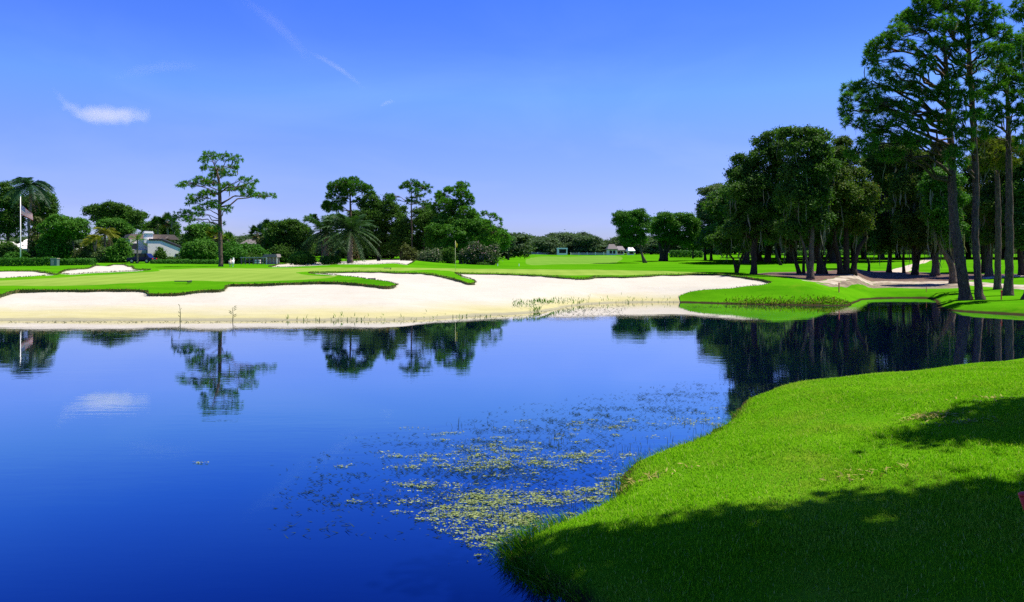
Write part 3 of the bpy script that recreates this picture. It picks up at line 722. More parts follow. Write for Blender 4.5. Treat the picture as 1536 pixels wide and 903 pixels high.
def tree(name, label, blobs, trunks, D, kind='oak', leaf=.3, mat='oak', barkm='bark', dens=1.0, clump=.3, moss=0, group=None, spread=.8, flat=1.0, needle=(.45, .09, 16), cat='tree', limbs=True, mossln=1.6, ntuft=1.0, bias=0.0):
    """blobs: picture u, v, ru, rv of the foliage masses, trunks: lists of picture u, v, width, all set at the tree's own distance D"""
    base = trunks[0][0]
    x, y = (base[0]-UC)/F*D, D
    z = gz(x, y)
    root = empty(name, (x, y, z-.05)); tag(root, label, cat, group)
    ax = np.mean([b_[0] for b_ in blobs])
    B = []
    for u, v, ru, rv in blobs:
        m_ = D/F; rx, rz = ru*m_, rv*m_*flat
        half = max(rx*.8, (max(abs(b_[0]-ax) for b_ in blobs)*m_)*.75)
        off = rng.uniform(-1, 1)*half*spread*(1-.5*abs(u-ax)*m_/max(half, .1)*.5)
        off -= bias; c = W(u, v, D+off); s_ = (D+off)/D
        B.append([*c, rx*s_, rx*.9, rz*s_])
    tm = MB(); TR = []
    for tr in trunks:
        P = []
        for i, (u, v, w) in enumerate(tr):
            p = W(u, v, D); P.append([*p, w*D/F*.5])
        P = np.array(P)
        if P[0, 2] > z-.05 and tr is trunks[0] or tr[0][1] > base[1]-30: P[0, 2] = z-.15
        q = smooth_poly(P, max(.3, .5*D/80), False)
        q[:, :2] += rng.normal(0, .02, (len(q), 2))*(q[:, 3:4]/.3)
        fl = 1+.45*np.exp(-np.clip(q[:, 2]-z, 0, 9)/.35)*(1 if tr[0][1] > base[1]-30 else 0)
        tm.tube(q[:, :3], q[:, 3]*fl, 9, .05); TR.append(q)
    cm = MB()
    if kind == 'oak':
        if limbs:
            for b_ in B:
                c = np.array(b_[:3]); tr = min(TR, key=lambda q: np.hypot(*(q[-1, :2]-c[:2])))
                limb_to(tm, tr, c, .22*max(.5, tr[:, 3].max()/.3), .55)
        B2 = []
        for b_ in B:
            for k_ in range(3):
                d_ = nrm(rng.normal(0, 1, 3)); d_[2] = abs(d_[2])*.9 if k_ else d_[2]
                f_ = rng.uniform(.28, .5); B2.append([b_[0]+d_[0]*b_[3]*1.0, b_[1]+d_[1]*b_[4]*1.0, b_[2]+d_[2]*b_[5]*1.05, b_[3]*f_, b_[4]*f_, b_[5]*f_*.9])
        leaf_cloud(cm, B, leaf, dens*.9, clump); leaf_cloud(cm, B2, leaf, dens*.8, .4)
    else:
        ln, wd, k = needle
        allc, alld = [], []
        for b_ in B:
            c = np.array(b_[:3]); rd = np.array(b_[3:6])
            tr = min(TR, key=lambda q: np.hypot(q[:, 0]-c[0], q[:, 1]-c[1]).min())
            dist = np.hypot(tr[:, 0]-c[0], tr[:, 1]-c[1]).min()
            lp = limb_to(tm, tr, c, .03+.014*dist, .25, 5)
            nt_ = max(6, int(ntuft*3.4*rd[0]*(rd[2]+.25*rd[0])/(ln*ln*.42)))
            dr = nrm(rng.normal(0, 1, (nt_, 3))); rr_ = rng.uniform(.3, 1.05, (nt_, 1))**.7
            cc = c + dr*rd*rr_
            for q in cc[::3]:
                s0 = lp[rng.integers(3, 7)]
                tm.tube(curve(s0, q, .03, 4, .04), [.028*ln/.4, .022*ln/.4, .016*ln/.4, .012*ln/.4], 3, cap=False)
            outd = nrm(dr*np.array([1, 1, .7]) + nrm(c-np.array([*tr[np.abs(tr[:, 2]-c[2]).argmin(), :2], c[2]]))*.5 + [0, 0, .35])
            allc.append(cc); alld.append(outd)
        tufts(cm, np.concatenate(allc), np.concatenate(alld), ln, wd, k)
    tm.build('trunk', M[barkm], root, True)
    cm.build('crown', M[mat], root)
    if moss:
        mm = MB(); ps = []
        for i in range(moss):
            b_ = B[rng.integers(len(B))]; c = np.array(b_[:3]); rd = np.array(b_[3:6])
            d = nrm(rng.normal(0, 1, 3)); d[2] = -abs(d[2])*.8; ps.append(c+d*rd*1.0)
        moss_strands(mm, ps, mossln, .055*D/60)
        tag(mm.build('moss', M['moss'], root), kind='stuff')
    return root

def bush(name, label, blobs, D, leaf=.22, mat='shrub', dens=1.0, group=None, cat='bush', vb=None, clump=.3):
    u = np.mean([b_[0] for b_ in blobs]); x = (u-UC)/F*D; z = gz(x, D)
    root = empty(name, (x, D, z)); tag(root, label, cat, group)
    B = []
    for u, v, ru, rv in blobs:
        rx, rz = ru*D/F, rv*D/F; dd = D+rng.uniform(-.5, .5)*rx
        c = W(u, v, dd); g_ = gz(c[0], c[1]); top_ = c[2]+rz
        if c[2]-rz > g_ and c[2]-rz < g_+1.6: c[2] = (top_+g_)/2; rz = (top_-g_)/2
        B.append([*c, rx, rx*.9, rz])
    sm = MB()
    for b_ in B:
        c = np.array(b_[:3])
        for k_ in range(3):
            sm.tube(curve(np.array([x, D, z-.1]), c+rng.normal(0, .25, 3)*np.array(b_[3:6]), .05, 5), np.linspace(.07, .02, 5), 5)
    cm = MB(); leaf_cloud(cm, B, leaf, dens, clump)
    sm.build('stems', M['bark'], root, True); cm.build('foliage', M[mat], root)
    return root

def fronds(mb, heart, n, L, wl, droop=1.0, elev=(-.5, 1.3), k=26, leafw=.07, leafl=.55):
    """feather fronds: arching midrib with drooping leaflets on both sides"""
    for i in range(n):
        az = rng.uniform(0, 2*np.pi); el = rng.uniform(*elev); l = L*rng.uniform(.8, 1.15)
        h = np.array([math.cos(az), math.sin(az), 0]); t = np.linspace(0, 1, k)[:, None]
        p = heart + h*l*t*math.cos(el*.8) + np.array([0, 0, 1])*(l*t*math.sin(el) - droop*l*.55*t**2)
        tan = nrm(np.gradient(p, axis=0)); side_ = nrm(np.cross(tan, [0, 0, 1.]))
        mb.tube(p[::4], np.linspace(.03, .008, len(p[::4]))*L/2.5, 3, cap=False)
        ll = l*leafl*np.sin(np.pi*np.clip(t*.93+.07, 0, 1))**.7*.75
        for s_ in (-1, 1):
            d = nrm(side_*s_*wl + tan*.55 + np.array([0, 0, -.22]) + rng.normal(0, .14, (k, 3)))
            w = tan*leafw*L/2.5*.5
            V = np.stack([p-w, p+w, p+d*ll*.6+w*.7-[0, 0, .02], p+d*ll+np.array([0, 0, -.12])*ll], 1)[1:].reshape(-1, 3)
            m_ = k-1; mb.add(V, q=np.arange(4*m_).reshape(-1, 4))
def palm(name, label, hearts, D, L, n, mat, trunk=True, deadn=0, droop=1.0, elev=(-.5, 1.3), group=None, tw=.16, leafl=.55, base=None):
    """hearts: list of picture u, v of the palm hearts at distance D"""
    u0 = base[0] if base else hearts[0][0]
    x = (u0-UC)/F*D; z = gz(x, D); root = empty(name, (x, D, z-.05)); tag(root, label, 'palm', group)
    cm = MB(); tm = MB(); dm = MB()
    for i, (u, v) in enumerate(hearts):
        h = W(u, v, D+(i-.5*(len(hearts)-1))*.8)
        if trunk:
            b0 = np.array([x+(h[0]-x)*.4*(0 if base else 1), h[1], z-.2]); p = curve(b0, h, .0, 7, .006)
            tm.tube(p, np.linspace(tw*1.3, tw, 7), 8, .05)
        fronds(cm, h, n, L, 1.0, droop, elev, 30, .055, leafl)
        if deadn: fronds(dm, h-[0, 0, .15], deadn, L*.75, .6, 1.3, (-1.3, -.7), 18, .09, .4)
    if trunk: tm.build('trunk', M['palmbark'], root, True)
    cm.build('fronds', M[mat], root)
    if deadn: dm.build('dead_fronds', M['dead'], root)
    return root
def fanpalm(name, label, u, v, D, r_px, mat, group=None, base=None, dead=True):
    x = ((base or u)-UC)/F*D; z = gz(x, D); root = empty(name, (x, D, z-.05)); tag(root, label, 'palm', group)
    h = W(u, v, D); r = r_px*D/F; tm = MB(); p = curve(np.array([x, D, z-.2]), h, 0, 7, .008)
    tm.tube(p, np.linspace(.24, .18, 7), 8, .08); tm.build('trunk', M['palmbark'], root, True)
    def fans(mb, nf, emin, emax, rr):
        for i in range(nf):
            az = rng.uniform(0, 6.28); el = rng.uniform(emin, emax)
            d = np.array([math.cos(az)*math.cos(el), math.sin(az)*math.cos(el), math.sin(el)])
            c = h + d*rr*rng.uniform(.45, .7); mb.tube([h, (h+c)/2+[0, 0, .04], c], [.02, .015, .012], 3, cap=False)
            s_ = nrm(np.cross(d, [0, 0, 1.])); upv = np.cross(s_, d); m_ = 15; th = np.linspace(-1.9, 1.9, m_)[:, None]
            tip = c + (d*np.cos(th)+s_*np.sin(th))*rr*.55*rng.uniform(.85, 1.1, (m_, 1)) - np.array([0, 0, .28])*rr*np.abs(np.sin(th*.7)) + upv*.05
            w = (-d*np.sin(th)+s_*np.cos(th))*rr*.055
            V = np.stack([np.repeat(c[None], m_, 0)-w*.2, np.repeat(c[None], m_, 0)+w*.2, c+(tip-c)*.6+w, tip, c+(tip-c)*.6-w], 1).reshape(-1, 3)
            k_ = np.arange(m_)*5; mb.add(V, q=np.stack([k_, k_+1, k_+2, k_+4], 1), t=np.stack([k_+4, k_+2, k_+3], 1))
    cm = MB(); fans(cm, 30, -.35, 1.4, r); cm.build('fronds', M[mat], root)
    if dead:
        dm = MB(); fans(dm, 10, -1.2, -.5, r*.8); dm.build('dead_fronds', M['dead'], root)
    return root

def leafbox(mb, x0, x1, y0, y1, z0f, hgt, leaf, dens=1.0, rz=0.0, org=(0, 0)):
    """clipped hedge: dense leaves over top and sides of a box following the ground"""
    def put(n, f):
        p = f(rng.uniform(0, 1, n), rng.uniform(0, 1, n)); p += rng.normal(0, leaf*.45, p.shape)
        return p
    A = leaf*leaf*.12/dens
    L_, W_ = x1-x0, y1-y0
    top = put(int(L_*W_/A), lambda a, b_: np.column_stack([x0+a*L_, y0+b_*W_, np.full(len(a), hgt)]))
    fr = put(int(L_*hgt/A), lambda a, b_: np.column_stack([x0+a*L_, np.full(len(a), y0), b_*hgt]))
    bk = put(int(L_*hgt/A*.5), lambda a, b_: np.column_stack([x0+a*L_, np.full(len(a), y1), b_*hgt]))
    e0 = put(int(W_*hgt/A), lambda a, b_: np.column_stack([np.full(len(a), x0), y0+a*W_, b_*hgt]))
    e1 = put(int(W_*hgt/A), lambda a, b_: np.column_stack([np.full(len(a), x1), y0+a*W_, b_*hgt]))
    inn = put(int(L_*W_/A*.7), lambda a, b_: np.column_stack([x0+a*L_, y0+b_*W_, rng.uniform(0, hgt, len(a))]))
    nv = [np.tile(v_, (len(p), 1)) for p, v_ in ((top, [0, 0, 1.]), (fr, [0, -1., .4]), (bk, [0, 1., .4]), (e0, [-1., 0, .4]), (e1, [1., 0, .4]), (inn, [0, 0, 1.]))]
    p = np.concatenate([top, fr, bk, e0, e1, inn]); nv = nrm(np.concatenate(nv)+rng.normal(0, .5, p.shape))
    p[:, 2] += .06*snoise(p[:, 0], p[:, 1], .8, 61) + z0f(p[:, 0], p[:, 1])
    add_leaves(mb, p, nv, leaf, .6)
def hedge(label, u0, u1, v0, v1, D, depth=1.4, leaf=.16, mat='hedge', group=None, dens=1.0, name='hedge'):
    x0, x1 = (u0-UC)/F*D, (u1-UC)/F*D; top = EYE-(v0-VH)/F*D
    xm = (x0+x1)/2; g0 = gz(xm, D); hgt = max(.3, top-g0)
    mb = MB(); leafbox(mb, x0, x1, D, D+depth, lambda a, b_: ground(a, b_), hgt, leaf, dens)
    return tag(mb.build(name, M[mat]), label, 'hedge', group)

#TREES>
# ------------------------------------------------------------------ trees, palms, shrubs
def D_at(u, v): return hit(u, v)[1]
ZA = (0, 255, 6.02); ZB = (60, 290, 8.21); Z2 = (220, 210, 3.612); Z4 = (450, 260, 6.447); Z5 = (600, 260, 6.447)
ZR1 = (900, 300, 6.98); ZG = (900, 180, 3.01); ZR = (1080, 180, 3.764); ZR2 = (1200, 250, 4.752); Z6 = (1236, 0, 3.01); Z7 = (1236, 250, 3.613)
GL, GM, GR = 'trees around the houses on the left', 'trees behind the putting green', 'oaks shading the right side'

# far left
tree('oak_tree', 'dark oak mass at the left edge behind the flagpole', conv(ZA, [(30,170,60,55),(60,280,85,80),(10,340,70,90),(120,250,70,70),(150,340,70,80),(210,310,60,70),(30,470,80,80),(110,430,80,80),(150,540,70,70),(20,560,60,60)]),
     [conv(ZA, [(60,800,26),(70,640,24),(90,500,20)])], 132, leaf=.34, mat='oak', group=GL)
tree('oak_tree', 'green oak directly behind the tall feathery palm', conv(ZA, [(370,260,90,60),(440,270,50,60),(460,350,60,60),(390,370,90,70),(320,330,70,70),(340,450,70,60),(420,450,60,50)]),
     [conv(ZA, [(390,790,20),(385,600,18),(380,450,14)])], 134, leaf=.34, mat='oak', group=GL)
palm('queen_palm', 'tall queen palm with drooping feathery crown beside the flagpole', conv(ZA, [(272,135)]), 122, 3.9, 30, 'palmblue', deadn=10, droop=1.5, elev=(-.2, 1.35), tw=.2, base=(ZA[0]+258/6.02, 386))
tree('viburnum_tree', 'low spreading tree with a pale trunk between the two clipped hedges', conv(ZA, [(450,530,90,70),(600,520,90,60),(530,450,80,40),(700,560,90,60),(720,490,80,50),(630,600,80,50),(560,590,80,60)]),
     [conv(ZA, [(672,800,12),(670,720,11),(650,620,10)])], 118, leaf=.29, mat='oakmid', barkm='barkpale', group=GL)
bush('bush', 'tall olive bush at the foot of the feathery palm', conv(ZA, [(345,560,55,60),(340,650,60,70),(400,690,60,60),(330,470,30,40)]), 120, .34, 'olive', group='bushes around the houses')
bush('bush', 'dark spreading bush behind the left clipped hedge', conv(ZA, [(430,690,80,80),(520,710,90,70),(600,730,60,50),(480,620,80,60)]), 119, .34, 'oakmid', group='bushes around the houses')
bush('bush', 'small bright bush beside the flagpole base', conv(ZA, [(95,770,40,24),(90,790,35,16)]), 117, .2, 'shrub', group='bushes around the houses')
bush('bush', 'low dark bush in front of the pale-roofed house', conv(ZA, [(215,770,35,30),(130,770,30,25),(160,790,60,16)]), 118, .22, 'hedge', group='bushes around the houses')
tree('oak_tree', 'domed dark oak above the yellow palms', conv(ZB, [(870,170,110,60),(700,210,110,60),(600,215,60,50),(1030,225,110,65),(1180,270,90,55),(1255,290,45,55),(900,270,140,70),(1100,340,120,80),(760,310,120,70),(1200,380,80,60)]),
     [conv(ZB, [(960,830,34),(960,600,30),(950,420,24)])], 140, leaf=.34, mat='oak', group=GL)
tree('mango_tree', 'fresh green round tree below the domed dark oak', conv(ZB, [(850,370,120,50),(960,400,90,60),(780,420,80,60),(1000,540,110,90),(1060,460,80,60),(920,520,80,80)]),
     [conv(ZB, [(930,830,22),(935,680,20),(940,520,14)])], 128, leaf=.29, mat='oakmid', group=GL)
palm('areca_palm', 'yellow green palm clump with arching fronds in front of the dark trees', conv(ZB, [(800,470),(860,520)]), 119, 2.2, 16, 'palmyel', deadn=6, droop=1.3, elev=(0, 1.4), base=(ZB[0]+815/8.21, 392), tw=.14)
palm('areca_palm', 'shorter lime palm clump left of the yellow palm clump', conv(ZB, [(700,560),(650,590)]), 117, 1.8, 15, 'palmyel', droop=1.2, elev=(0, 1.4), base=(ZB[0]+690/8.21, 392), tw=.12)
bush('bush', 'leafy light green bush under the pale trunk', conv(ZB, [(500,740,70,60),(560,700,40,60)]), 116, .26, 'olive', group='bushes around the houses')
bush('bush', 'greyish flowering bush at the end of the right clipped hedge', conv(ZB, [(690,780,70,60),(760,740,60,70),(820,790,50,50)]), 117, .24, 'oakgrey', group='bushes around the houses')
bush('bush', 'loose light green bush left of the parked car', conv(ZB, [(980,700,90,80),(900,720,70,70),(1020,650,70,90),(980,800,100,40)]), 117, .3, 'oakmid', group='bushes around the houses')
palm('pygmy_palm', 'small bright palm with a thin trunk in front of the white house', conv(ZB, [(1200,570)]), 114, 1.75, 15, 'palmlime', droop=.8, elev=(-.3, 1.35), tw=.10, base=(ZB[0]+1200/8.21, 390), leafl=.4)
fanpalm('sabal_palm', 'shaggy sabal palm with golden dead fronds behind the house roof', 220+112/3.612, 210+440/3.612, 150, 14, 'palm', 'sabal palms')
fanpalm('sabal_palm', 'green sabal palm left of the shaggy one behind the house', 220+60/3.612, 210+455/3.612, 152, 12, 'palm', 'sabal palms', dead=False)
tree('oak_tree', 'dark rounded tree behind the chimney of the white house', conv(Z2, [(20,480,40,35),(70,480,60,45),(130,490,50,40),(60,520,70,40)]), [conv(Z2, [(70,640,14),(70,560,12),(70,500,10)])], 156, leaf=.34, mat='oak', group=GL)
# small conifer and shrubs at the house wall
bush('yew_bush', 'dark pointed evergreen against the white gable wall', [(240,388,10,6),(240,381,7.5,6),(240,375,4,5)], 121, .24, 'oak', group='bushes around the houses')
bush('bush', 'low dark shrubs along the foot of the white gable wall', [(256,390,7,4),(266,390.5,7,3.5),(274,390,5,4)], 122, .2, 'oak', group='bushes around the houses')
# lone pine
lone = conv(Z2, [(345,85,50,20),(312,108,26,14),(430,92,35,22),(490,103,30,20),(390,160,40,20),(325,150,30,18),(470,150,35,18),(440,180,40,16),(370,190,40,22),(300,218,50,18),(225,238,45,14),(188,250,24,9),(350,232,50,16),(425,250,45,22),(480,268,35,12),(540,260,45,22),(520,215,26,14),(575,222,28,22),(340,290,60,16),(270,310,50,22),(240,340,25,13),(350,350,50,18),(290,372,40,13),(620,300,50,14),(690,300,22,11),(550,292,40,12),(440,375,28,16),(205,400,50,22),(160,420,24,13),(230,430,28,16),(280,400,30,12),(372,482,30,16),(412,450,13,11)])
tree('pine_tree', 'lone tall pine with a bare trunk and flat layered boughs beside the green', lone, [conv(Z2, [(402,690,22),(400,560,21),(397,400,20),(395,290,17),(388,200,11),(355,105,4)])],
     D_at(331.3, 400), 'pine', mat='needle', barkm='pinebark', needle=(.40, .08, 18), spread=.75, moss=14, mossln=1.3, ntuft=1.15, group='pines')
# bushes between lone pine and the date palms
GB = 'bushes around the houses'
bush('bush', 'round dark green bush left of the lone pine trunk', conv(Z2, [(300,600,75,60),(250,610,60,55),(340,620,40,50),(215,620,30,40)]), 116, .28, 'oakmid', group=GB)
bush('bush', 'bright green bush just right of the lone pine trunk', conv(Z2, [(450,600,55,45),(480,630,55,50),(430,640,30,40)]), 112, .28, 'shrub', group=GB)
bush('bush', 'bright leafy bush in the middle behind the long rail', conv(Z2, [(535,595,55,35),(580,610,50,40),(615,630,40,35)]), 116, .28, 'shrub', group=GB)
bush('bush', 'shaded dark bush beneath the bright leafy bush by the rail', conv(Z2, [(560,645,60,28),(610,655,40,25),(505,650,30,25)]), 114, .26, 'oak', group=GB)
tree('oak_tree', 'rounded olive tree behind the lone pine', conv(Z2, [(290,500,60,45),(330,520,60,45),(260,540,50,40),(240,560,40,30)]), [conv(Z2, [(300,660,12),(300,580,11),(300,520,9)])], 135, leaf=.4, mat='oakmid', group=GL)
fanpalm('sabal_palm', 'sabal palm with tan dead fronds right behind the lone pine', 220+372/3.612, 210+520/3.612, 130, 15, 'palmyel', 'sabal palms')
fanpalm('sabal_palm', 'pale sabal palm right of the lone pine among low trees', 220+440/3.612, 210+540/3.612, 140, 12, 'palmlime', 'sabal palms')
fanpalm('sabal_palm', 'left sabal palm of the pair beside the dark round oak', 220+600/3.612, 210+505/3.612, 128, 15, 'palm', 'sabal palms')
fanpalm('sabal_palm', 'higher right sabal palm of the pair beside the dark round oak', 220+645/3.612, 210+480/3.612, 131, 14, 'palm', 'sabal palms')
bush('bush', 'dry olive bush below the pair of sabal palms', conv(Z2, [(655,590,30,50),(640,640,30,30),(625,560,25,30)]), 126, .3, 'olive', group=GB)
tree('oak_tree', 'dark dense round oak behind the grey shelter', conv(Z2, [(740,510,80,60),(780,465,55,35),(700,550,60,70),(800,570,80,80),(850,520,50,50),(760,620,90,50),(700,480,40,40),(850,600,50,50)]),
     [conv(Z2, [(765,690,24),(765,600,22),(765,520,16)])], 124, leaf=.30, mat='oak', group=GM)
bush('bush', 'low bright green bush at the end of the long back bunker', conv(Z2, [(840,632,55,26),(880,645,35,16),(800,645,30,16)]), 112, .24, 'shrub', group=GB)
bush('bush', 'flat bright bush in front of the big feathery palms', conv(Z4, [(300,820,90,18),(250,826,50,14)]), 111, .22, 'shrub', group=GB)
# group behind the green
tree('pine_tree', 'tall pine with a broad rounded crown above the feathery palms', conv(Z4, [(440,90,90,42),(340,130,85,45),(560,120,95,50),(650,165,55,55),(450,180,100,55),(300,210,50,40),(290,320,80,55),(255,310,45,45),(370,330,60,40),(400,260,70,35),(560,270,40,35),(640,250,55,45),(700,210,25,35),(520,60,50,25)]),
     [conv(Z4, [(497,830,30),(492,620,28),(490,440,24),(488,300,18),(478,120,8)])], 121, 'pine', mat='needledark', barkm='pinebark', needle=(.44, .10, 18), group='pines', spread=.9, ntuft=1.8)
tree('pine_tree', 'small pine with one drooping pad left of the big feathery palms', conv(Z4, [(110,430,60,28),(75,450,35,18),(150,450,35,20),(130,410,35,18)]), [conv(Z4, [(215,820,14),(205,600,12),(175,470,8)])], 121, 'pine', mat='needledark', barkm='pinebark', needle=(.44, .10, 18), group='pines', ntuft=1.2)
palm('date_palm', 'big feathery date palm in the middle, left of its twin', [(450+250/6.447, 260+560/6.447)], 113, 4.7, 54, 'palm', deadn=3, droop=.85, elev=(-.7, 1.45), tw=.34, leafl=.24, group='date palms', base=(490, 391))
palm('date_palm', 'big feathery date palm in the middle, right of its twin', [(450+490/6.447, 260+545/6.447)], 110, 5.0, 58, 'palm', deadn=3, droop=.9, elev=(-.8, 1.45), tw=.34, leafl=.24, group='date palms', base=(525, 391))
tree('oak_tree', 'dark oak mass right of the date palms', conv(Z4, [(700,330,100,60),(650,420,80,70),(760,420,110,80),(850,330,90,60),(900,440,90,90),(720,560,110,100),(850,600,110,100),(950,370,70,60),(650,640,80,80),(780,710,100,80),(870,265,45,50),(720,260,50,40)]),
     [conv(Z4, [(760,820,34),(765,650,30),(770,480,22)])], 119, leaf=.29, mat='oak', group=GM)
tree('oak_tree', 'dark oak low between the slender pine and the dark oak mass', conv(Z4, [(960,600,80,90),(1000,500,60,80),(930,700,80,70),(1040,640,50,80),(1050,560,50,60)]), [conv(Z4, [(980,820,24),(980,700,22),(980,600,16)])], 117, leaf=.29, mat='oak', group=GM)
tree('oak_tree', 'dark oak behind the date palms filling the gap to their right', conv(Z4, [(330,450,80,50),(450,480,90,60),(560,430,80,60),(600,520,80,70),(520,600,80,80)]), [conv(Z4, [(470,830,26),(470,650,24),(470,540,16)])], 128, leaf=.29, mat='oak', group=GM)
tree('oak_tree', 'mid green oak behind the lower pine at the right end of the middle group', conv(Z5, [(720,440,60,50),(790,500,80,60),(860,560,90,60),(950,590,70,50),(1000,640,60,50),(760,600,90,70),(880,680,90,60),(970,700,60,40)]), [conv(Z5, [(850,840,22),(850,720,20),(850,600,14)])], 121, leaf=.34, mat='oakmid', group=GM)
tree('oak_tree', 'dark oak filling between the slender pine and the tallest dense pine', conv(Z5, [(280,420,70,60),(330,500,80,70),(260,330,40,40),(390,560,80,70),(180,400,60,60),(150,520,70,70)]), [conv(Z5, [(290,830,22),(290,700,20),(290,560,14)])], 124, leaf=.34, mat='oak', group=GM)
tree('pine_tree', 'slender pine with an airy umbrella top in the middle group', conv(Z5, [(110,100,80,36),(35,130,40,28),(200,125,60,38),(270,140,38,24),(290,190,18,24),(140,170,60,26),(200,210,50,20),(120,250,50,20),(190,280,50,22),(70,275,25,16),(-100,225,38,36),(-60,255,25,14),(290,265,16,26),(250,330,30,12)]),
     [conv(Z5, [(118,830,15),(114,600,15),(110,400,14),(108,200,9),(105,110,4)])], 116, 'pine', mat='needledark', barkm='pinebark', needle=(.44, .10, 18), group='pines', spread=.7, ntuft=1.3)
tree('pine_tree', 'tallest dense pine of the middle group, behind the yellow flag', conv(Z5, [(600,120,70,34),(475,160,60,30),(385,220,55,45),(600,200,85,55),(680,255,35,55),(430,290,95,55),(560,300,95,55),(350,340,45,55),(640,370,85,55),(480,400,110,75),(700,410,50,50),(560,480,110,70)]),
     [conv(Z5, [(585,830,28),(585,600,26),(585,400,20),(590,180,8)])], 115, 'pine', mat='needle', barkm='pinebark', needle=(.44, .10, 18), group='pines', ntuft=2.0)
tree('oak_tree', 'broad mid green tree under the tallest dense pine', conv(Z5, [(640,490,120,70),(720,510,70,70),(400,480,90,70),(500,570,130,70),(640,600,110,70),(330,560,70,80),(320,660,80,80),(430,680,90,70),(560,680,90,60)]),
     [conv(Z5, [(520,830,26),(525,700,24),(530,600,18)])], 113, leaf=.29, mat='oakmid', group=GM)
tree('oak_tree', 'dark shaded tree right of the slender pine', conv(Z5, [(250,560,60,90),(220,470,60,70),(200,650,60,80),(150,720,60,70),(330,450,60,70),(60,680,60,70),(30,560,60,90)]), [conv(Z5, [(230,830,22),(230,700,20),(235,600,16)])], 118, leaf=.29, mat='oak', group=GM)
tree('pine_tree', 'lower pine with a notched top at the right end of the middle group', conv(Z5, [(830,385,42,20),(900,410,45,24),(950,450,34,26),(970,510,18,34),(840,470,45,18),(800,540,80,50),(900,570,90,50),(1000,600,55,40),(1040,620,24,40),(780,630,70,50),(880,640,80,40)]),
     [conv(Z5, [(880,850,20),(880,700,19),(878,560,15),(870,440,8)])], 112, 'pine', mat='needle', barkm='pinebark', needle=(.44, .10, 18), group='pines', ntuft=1.3)
GS = 'flowering shrubs behind the green'
bush('oleander_bush', 'pale pinkish flowering shrub left of the yellow flag', conv(Z5, [(280,780,80,36),(350,770,50,40),(220,790,40,30)]), 104, .2, 'palebush', group=GS)
bush('oleander_bush', 'dark shrub directly left of the yellow flag pole', conv(Z5, [(440,790,50,50),(490,780,40,60)]), 105, .22, 'oak', group=GS)
bush('oleander_bush', 'big pink flowering shrub right of the yellow flag', conv(Z5, [(740,730,75,60),(830,760,70,50),(680,770,60,55),(620,790,50,50),(760,800,50,40)]), 104, .22, 'blossom', group=GS)
bush('oleander_bush', 'pale spiky shrub at the right end of the middle group', conv(Z5, [(920,740,36,55),(880,790,40,30)]), 106, .22, 'palebush', group=GS)
bush('bush', 'small dark clump at the foot of the lower pine', conv(Z5, [(800,878,50,9)]), 101, .14, 'oak', group=GB)
bush('bush', 'olive bush at the foot of the slender pine', conv(Z5, [(120,770,50,40),(170,790,40,25),(60,740,40,50)]), 109, .26, 'olive', group=GB)

# right middle
tree('oak_tree', 'leaning round oak at the left end of the right-hand trees', conv(ZR1, [(240,165,85,40),(390,155,85,45),(460,200,65,55),(200,235,65,50),(300,255,110,75),(440,290,90,75),(250,345,75,65),(350,370,110,70),(300,440,80,45),(430,415,65,55),(330,190,80,50)]),
     [conv(ZR1, [(475,660,36),(445,590,27),(428,520,23),(420,430,15)])], D_at(968, 394.6), leaf=.24, mat='oakmid', barkm='barkpale', group=GR)
tree('oak_tree', 'broad fresh green oak on several trunks beside the leaning oak', conv(ZR1, [(680,175,80,45),(600,230,65,55),(830,185,85,48),(920,200,75,55),(985,250,55,55),(700,280,110,75),(850,300,110,75),(960,340,70,70),(620,350,85,75),(750,400,110,70),(680,460,75,45),(880,440,75,50),(560,290,40,50)]),
     [conv(ZR1, [(640,620,44),(640,540,38),(620,450,24)]), conv(ZR1, [(690,615,40),(705,530,30),(745,440,20)]), conv(ZR1, [(662,618,30),(675,540,26),(690,450,18)])], 142, leaf=.30, mat='oakmid', group=GR)
tree('oak_tree', 'dark oak filling the gap behind the broad fresh green oak', conv(ZR1, [(1000,420,80,80),(950,470,70,50),(1050,380,60,80),(1060,470,60,50)]), [conv(ZR1, [(975,570,16),(975,520,15),(980,440,12)])], 172, leaf=.5, mat='oak', group=GR)
tree('oak_tree', 'pale greyish feathery oak left of the tall dark oak', conv(ZG, [(520,330,55,34),(560,370,60,50),(480,385,36,36),(530,425,75,55),(482,470,45,55),(580,470,60,60),(540,530,85,45)]),
     [conv(ZG, [(475,622,11),(474,570,10),(490,520,8)]), conv(ZG, [(503,620,12),(502,570,11),(520,520,9)])], 150, leaf=.34, mat='oakgrey', group=GR, clump=.22)
tree('oak_tree', 'small forked oak with a y-shaped trunk in front of the fairway', conv(ZR, [(60,640,75,50),(130,670,75,45),(0,680,55,34),(110,600,60,50),(20,730,40,16),(140,730,40,16)]),
     [conv(ZR, [(94,862,17),(93,835,16),(94,815,15)]), conv(ZR, [(94,818,14),(75,785,11),(58,765,10),(30,735,8)]), conv(ZR, [(94,818,14),(118,785,11),(130,755,10),(140,710,8)])], D_at(1105, 409), leaf=.20, mat='oak', group=GR, moss=60, mossln=.9)
tree('oak_tree', 'tall dark oak with the highest crown, left of the trunk cluster', conv(ZR, [(120,240,55,42),(90,310,46,46),(130,330,70,60),(232,130,44,32),(300,95,60,32),(240,220,75,65),(350,180,85,65),(110,420,60,60),(200,380,90,75),(330,330,100,85),(100,520,60,60),(180,520,90,75),(300,490,100,75),(85,620,65,45),(180,630,90,55),(290,620,80,55),(170,290,60,60)]),
     [conv(ZR, [(190,868,34),(191,800,31),(192,720,34),(215,600,28),(250,480,20)])], D_at(1130, 411.4), leaf=.20, mat='oak', group=GR, moss=60, spread=.9)
